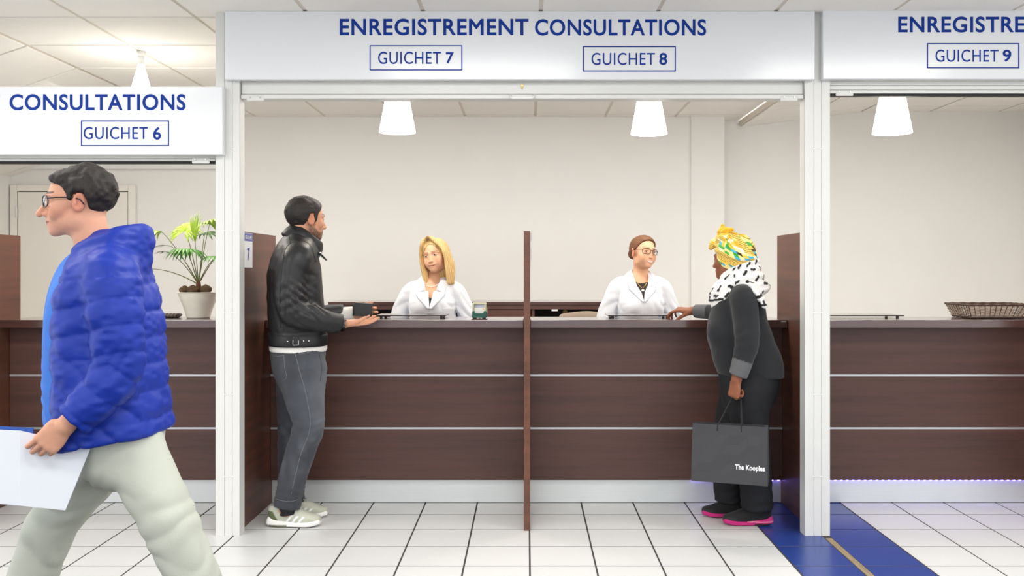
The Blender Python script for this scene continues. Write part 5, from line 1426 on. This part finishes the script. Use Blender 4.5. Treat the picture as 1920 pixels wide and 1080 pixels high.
def tied_hair(fr, R):
    F = Field(fr.o-.16, fr.o+.16, .0032)
    F.ell((0, -.022, .031), (.0775, .0955, .0865), fr); F.ell((0, .02, .05), (.066, .060, .058), fr, .02)
    F.ell((0, -.115, .0), (.036, .034, .036), fr, .012)
    yy = [-.16, -.10, -.06, -.03, -.012, .020, .045, .062, .085, .12]; zz = [-.09, -.075, -.055, -.020, .006, .018, .050, .072, .090, .11]
    F.fn(lambda x, y, z: (z-np.interp(y-.0, yy, zz).astype(np.float32)+.10*np.maximum(np.abs(x)-.05, 0))*.7, fr.o-.2, fr.o+.2, .005, 'd', fr)
    def dsp(co):
        x, y, z = fr.loc(*co.T); return .0005*np.sin(np.arctan2(x, z)*40+2*vnoise(co, 16, 121))+.0012*vnoise(co, 40, 123)
    F.obj('hair', HAIRM, R, lambda co: np.tile(np.array(s2l((112, 72, 44))), (len(co), 1))*(1+.10*np.sin(np.arctan2(*fr.loc(*co.T)[::2])*50+3*vnoise(co, 20, 122)))[:, None], dsp)
tied_hair(gf, gR)
glasses(gf, gR, .97, mat('black_glasses_frame', (34, 28, 28), 0.3))
lg = box('coat_emblem', (-.008, 0, -.006), (.008, .002, .006), mat('emblem_blue', (40, 110, 180), 0.4), gR, .001); lg.location = (-.10, .152, 1.068); lg.rotation_euler = (0, math.radians(35), math.radians(22))
# ------------------------------------------------------------------ things on the counters
TZ = 1.0772
# potted fan palm
def build_palm():
    PX = 368; D = 5.50
    base = W(PX+4, 598, D); base.z = TZ
    pot = thing('plant_pot', base, 'round white ribbed plant pot on the worktop of GUICHET 6', 'pot')
    POTM = mat('ribbed_ceramic', (240, 234, 218), 0.5, var=0.04, vscale=20)
    prof = [(0, .004), (.063, .0), (.066, .004)]
    H = .155
    for i in range(30):
        z = .006+i*(H-.012)/29; r = .067+(.120-.067)*((z/H)**1.25); prof.append((r+.0016*math.sin(i*math.pi*.9), z))
    prof += [(.122, H-.004), (.121, H), (.112, H-.002), (.106, H-.02), (.0, H-.022)]
    bm = bmesh.new(); add_lathe(bm, prof, 48); bm_obj('pot_body', bm, POTM, pot, smooth=True)
    bm = bmesh.new(); add_lathe(bm, [(0, 0), (.105, 0), (.104, -.006)], 32); bm_obj('soil', bm, mat('soil', (58, 44, 34), 0.95, bump=0.8, bscale=60), pot, (0, 0, H-.015))
    COCO = mat('coconut_husk', (92, 70, 48), 0.9, var=0.35, vscale=40, vmap=(1, 1, 4), bump=0.8, bscale=50)
    rr = random.Random(3)
    for (cx, cy, r, lab) in ((346, -.022, .031, 'dark brown coconut at the left of the white plant pot'), (361, -.068, .033, 'brown coconut in the middle of the white plant pot, under the stems'), (386, -.042, .034, 'brown coconut at the right of the white plant pot')):
        x = W(cx, 540, D+cy).x
        bm = bmesh.new(); bmesh.ops.create_icosphere(bm, subdivisions=3, radius=r)
        for v in bm.verts:
            n = .0022*math.sin(v.co.x*190+v.co.z*60)+.0018*math.sin(v.co.y*230); v.co *= 1+n/r; v.co.z *= .88
        o = bm_obj('coconut', bm, COCO, None, (x, D+cy, TZ+H-.015+r*.84), (rr.uniform(-.4, .4), 0, rr.uniform(0, 6)), smooth=True)
        tag(o, lab, 'coconut', 'coconuts in the plant pot')
    palm = thing('fan_palm', (base.x, D, TZ+H-.016), 'green fan palm growing from the white ribbed pot at GUICHET 6', 'plant')
    LEAFS = [mat('palm_leaf_lime', (168, 200, 52), 0.35, var=0.12, vscale=20, spec=.6), mat('palm_leaf_green', (96, 160, 64), 0.35, var=0.15, vscale=20, spec=.6), mat('palm_leaf_dark', (62, 96, 40), 0.4, var=0.15, vscale=20)]
    for m in LEAFS: m.node_tree.nodes['Principled BSDF'].inputs['Transmission Weight'].default_value = 0
    STEM = mat('palm_stem', (104, 112, 56), 0.5, var=0.1, vscale=30)
    TRK = mat('palm_trunk', (98, 62, 42), 0.9, bump=0.8, bscale=80, vmap=(1, 1, .3))
    o = Vector(palm.location)
    bm = bmesh.new(); add_lathe(bm, [(0, .002), (.022, .003), (.017, .04), (.013, .075), (.006, .085)], 14); bm_obj('trunk', bm, TRK, palm, smooth=True)
    # leaves: (hub px, hub py, depth offset, axis direction of the fan, spread, length, leaflets, material)
    fans = [(305, 436, -.02, (-.85, -.25, .12), 150, .135, 17, 0, .55), (348, 432, .06, (.1, .5, .45), 300, .105, 19, 0, .45), (393, 420, -.02, (.55, -.2, .25), 220, .115, 17, 0, .55),
            (352, 470, -.10, (-.1, -.75, .10), 330, .125, 25, 1, .60), (366, 455, .02, (.05, .1, .95), 40, .155, 7, 0, .1), (322, 462, .02, (-.95, .1, .05), 45, .085, 6, 2, .25), (318, 474, .04, (-1, .2, .1), 60, .075, 5, 2, .3),
            (279, 504, -.05, (-.7, -.5, .30), 190, .066, 11, 1, .5), (405, 482, -.05, (.55, -.6, .05), 240, .10, 15, 1, .55), (432, 450, .02, (.9, .1, .2), 200, .12, 15, 0, .5), (383, 440, .12, (.5, .6, .3), 200, .10, 11, 2, .5)]
    for i, (hx, hy, dd, ax, spread, ln, nl, mi, droop) in enumerate(fans):
        hub = W(hx, hy, D+dd)-o; ax = Vector(ax).normalized()
        st = Vector((0, 0, .06)); mid = st.lerp(hub, .5)+Vector((0, 0, .045 if hub.z > .1 else .03)) if abs(hub.x) > .06 else st.lerp(hub, .5)
        pts = [st*(1-t)**2+mid*2*t*(1-t)+hub*t*t for t in np.linspace(0, 1, 9)]
        stem = tube('stem', pts, [.0032-.0014*t for t in np.linspace(0, 1, 9)], STEM, palm, 7)
        up = Vector((0, 0, 1)); side = ax.cross(up)
        if side.length < .1: side = Vector((1, 0, 0))
        side.normalize(); nor = side.cross(ax).normalized()
        bm = bmesh.new(); rr = random.Random(i+11)
        for k in range(nl):
            a = math.radians(-spread/2+spread*(k+.5)/nl+rr.uniform(-2, 2)); L = ln*1.28*(.82+.18*math.cos(a*.6))*rr.uniform(.92, 1.06)
            d = ax*math.cos(a)+side*math.sin(a); sd = d.cross(nor).normalized(); wmax = min(.013, ln*math.radians(spread)/nl*.42)
            rows = []; n = 7
            for j in range(n):
                t = j/(n-1); w_ = wmax*(.25+.75*min(1, t*2.6))*(1 if t < .55 else max(.03, (1-t)/.45))
                p = hub+d*L*t*(1-.25*droop*t*t)+nor*(.10*L*math.sin(t*2.2))-up*(droop*L*t**2.4*.75)
                rows.append([bm.verts.new(p-sd*w_), bm.verts.new(p-nor*.0022*(1-t)), bm.verts.new(p+sd*w_)])
            for r0, r1 in zip(rows, rows[1:]):
                bm.faces.new([r0[0], r0[1], r1[1], r1[0]]); bm.faces.new([r0[1], r0[2], r1[2], r1[1]])
        lf = bm_obj('fan_leaf', bm, LEAFS[mi], stem, smooth=True)
        so = lf.modifiers.new('s', 'SOLIDIFY'); so.thickness = .0007
build_palm()

# bronze dish beside the pot
def build_dish():
    c = W(311, 594, 5.56); c.z = TZ
    t = thing('bronze_dish', c, 'low dark bronze dish with a lumpy rim left of the plant pot', 'dish')
    F = Field((-.13, -.07, -.005), (.13, .07, .04), .0028)
    F.chain([(-.085, 0, .006), (-.02, 0, .010), (.07, 0, .009)], [(.05, .008), (.055, .011), (.045, .010)], n=4, hint=(0, 1, 0))
    for i, x in enumerate((-.012, .012, .034, .055, .074)):
        F.chain([(x, -.045, .006), (x+.003, -.02, .016), (x+.004, .03, .015)], [.008, .0105, .009], n=3, k=.006)
    F.cut((0, 0, 0), (0, 0, -1))
    F.obj('dish_body', mat('dark_bronze', (62, 50, 42), 0.32, metal=0.6, var=0.2, vscale=30), t)
build_dish()

# glass plates lying on the worktops (dark edge towards the hall)
GLT = mat('plate_glass', (120, 112, 106), 0.05, trans=0.6, ior=1.45)
EDGE = mat('plate_edge', (52, 44, 40), 0.3)
def plate(x0, x1, yc, label):
    t = thing('glass_plate', ((x0+x1)/2, yc, TZ), label, 'plate'); w = (x1-x0)/2
    box('pane', (-w, -.09, .013), (w, .12, .018), GLT, t, .001)
    box('edge_strip', (-w, -.096, .012), (w, -.090, .019), EDGE, t, .001)
    for sx in (-1, 1):
        for sy in (-.07, .10):
            bm = bmesh.new(); add_lathe(bm, [(0, 0), (.008, 0), (.008, .014), (0, .014)], 12); bm_obj('foot', bm, EDGE, t, (sx*(w-.03), sy, 0))
    return t
def plate_px(a, b, y, D, label):
    return plate((a-CX)*D/FPX, (b-CX)*D/FPX, D+.095, label)
plate_px(704, 836, 592, 5.47, 'flat glass plate with dark edge on the worktop before the blonde woman')
plate_px(1140, 1262, 593, 5.47, 'flat glass plate with dark edge on the worktop before the woman with glasses')
plate_px(1500, 1695, 593, 5.47, 'flat glass plate with dark edge on the worktop of GUICHET 9')

# green ticket box with pale card holder
def build_terminal():
    c = W(899, 599, 5.36); c.z = TZ
    t = thing('card_terminal', c, 'small green payment terminal with pale top on the worktop of GUICHET 7', 'terminal')
    G = mat('dark_green_plastic', (32, 92, 78), 0.4, var=.05); CR = mat('cream_plastic', (206, 206, 172), 0.35); SC_ = mat('terminal_screen', (200, 200, 224), 0.2); WH = mat('card_white', (240, 238, 230), 0.5)
    D = mat('black_foot', (40, 28, 26), 0.6)
    bm = bmesh.new(); add_prism(bm, [(-.042, .010), (.042, .010), (.040, .048), (.026, .050), (.026, .040), (-.026, .040), (-.026, .050), (-.040, .048)], -.035, .045); bmesh.ops.bevel(bm, geom=bm.edges[:], offset=.0025, segments=2, affect='EDGES'); bm_obj('base', bm, G, t)
    box('card_slot', (-.026, -.0362, .037), (.026, -.034, .0405), WH, t)
    bm = bmesh.new()
    for a, b in (((-.041, -.02, .040), (-.029, .03, .093)), ((.029, -.02, .040), (.041, .03, .093)), ((-.041, .0, .086), (.041, .03, .096))): add_box(bm, a, b, .003)
    bm_obj('top_shell', bm, CR, t)['kind'] = 'stuff'
    box('screen', (-.028, .012, .066), (.028, .016, .087), SC_, t)
    cd = box('receipt', (-.0285, -.012, .040), (.0285, -.008, .068), WH, t)
    box('red_mark', (.019, -.0126, .055), (.0245, -.0119, .064), mat('orange_mark', (240, 170, 60), 0.5), cd)
    box('side_lever', (.042, -.02, .034), (.046, -.006, .066), CR, t, .001)
    for x in (-.026, 0, .026):
        box('foot', (x-.009 if x else -.005, -.03, 0), (x+.009 if x else .005, .03, .011 if x else .005), D, t, .001)
    box('base_plate', (-.045, -.04, -.0), (.045, .05, .002), mat('terminal_plate', (110, 70, 50), 0.5), t)
build_terminal()

# wicker basket tray
def build_basket():
    D = 5.40; xl = W(1822, 598, D).x; c = Vector((xl+.165, D+.12, TZ))
    t = thing('wicker_basket', c, 'low dark brown wicker basket tray on the worktop of GUICHET 9', 'basket')
    WK = [mat('wicker_pale', (176, 158, 142), 0.35, var=.25, vscale=40), mat('wicker_dark', (78, 58, 48), 0.5, var=.2, vscale=40)]
    w, d, H, fl = .165, .12, .086, .036
    def loop(z, off=0.0):
        e = fl*z/H; a, b = w+e+off, d+e+off
        n = 132; pts = []
        per = 4*(a+b)
        for i in range(n):
            s = i/n*per
            if s < 2*a: p = (-a+s, -b)
            elif s < 2*a+2*b: p = (a, -b+s-2*a)
            elif s < 4*a+2*b: p = (a-(s-2*a-2*b), b)
            else: p = (-a, b-(s-4*a-2*b))
            pts.append(p)
        return pts
    rows = 8; dz = (H-.018)/rows
    for r in range(rows):
        z = .012+r*dz; n = 132; base = loop(z); P_ = []
        for i, (x, y) in enumerate(base):
            ph = .0035*math.sin(i*math.pi*2/6+math.pi*(r % 2)); k = 1+ph/.12
            P_.append((x*(1+ph/w*1.0), y*(1+ph/d), z+dz*.5))
        P_.append(P_[0])
        tube('strand', P_, .0044, WK[0], t, 5, .7)
    for i in range(0, 132, 3):
        p0, p1 = loop(0.0)[i], loop(H)[i]
        tube('stake', [(p0[0], p0[1], .004), (p1[0], p1[1], H-.006)], .0026, WK[1], t, 5)
    for z, r, q in ((H-.004, .0062, 'rim'), (.008, .0058, 'base_band')):
        P_ = [(x, y, z+.0012*math.sin(i*1.1)) for i, (x, y) in enumerate(loop(z))]; P_.append(P_[0])
        tube(q, P_, r, WK[1], t, 7)
    box('bottom', (-w, -d, .003), (w, d, .008), WK[1], t)
build_basket()

# office chair standing behind the counter, only the top of its back showing
def build_chair():
    c = W(1097, 700, 6.75); c.z = 0
    t = thing('office_chair', c, 'office chair behind the counter, curved back showing left of the glasses woman', 'chair')
    FB = mat('chair_fabric', (146, 128, 112), 0.8, bump=.2, bscale=200); PL = mat('chair_plastic', (32, 32, 34), 0.5)
    F = Field((-.25, -.30, .40), (.25, .30, 1.10), .012)
    F.rbox((0, -.20, .80), (.20, .030, .255), .03); F.ell((0, -.20, 1.02), (.165, .03, .052), k=.03)
    F.obj('backrest', FB, t)
    F = Field((-.28, -.30, .40), (.28, .30, .55), .012); F.rbox((0, .02, .47), (.23, .22, .035), .034); F.obj('seat', FB, t)
    tube('column', [(0, 0, .08), (0, 0, .45)], .025, PL, t, 14); tube('back_bar', [(0, -.05, .44), (0, -.24, .46), (0, -.245, .75)], .018, PL, t, 8)
    for k in range(5):
        a = k*2*math.pi/5+.3; e = (math.cos(a)*.27, math.sin(a)*.27, .07)
        l = tube('leg', [(0, 0, .09), e], [.022, .016], PL, t, 8)
        bm = bmesh.new(); add_lathe(bm, [(0, -.012), (.028, -.012), (.028, .012), (0, .012)], 14); bm_obj('castor', bm, PL, l, (e[0], e[1], .028), (math.pi/2, 0, a))
build_chair()
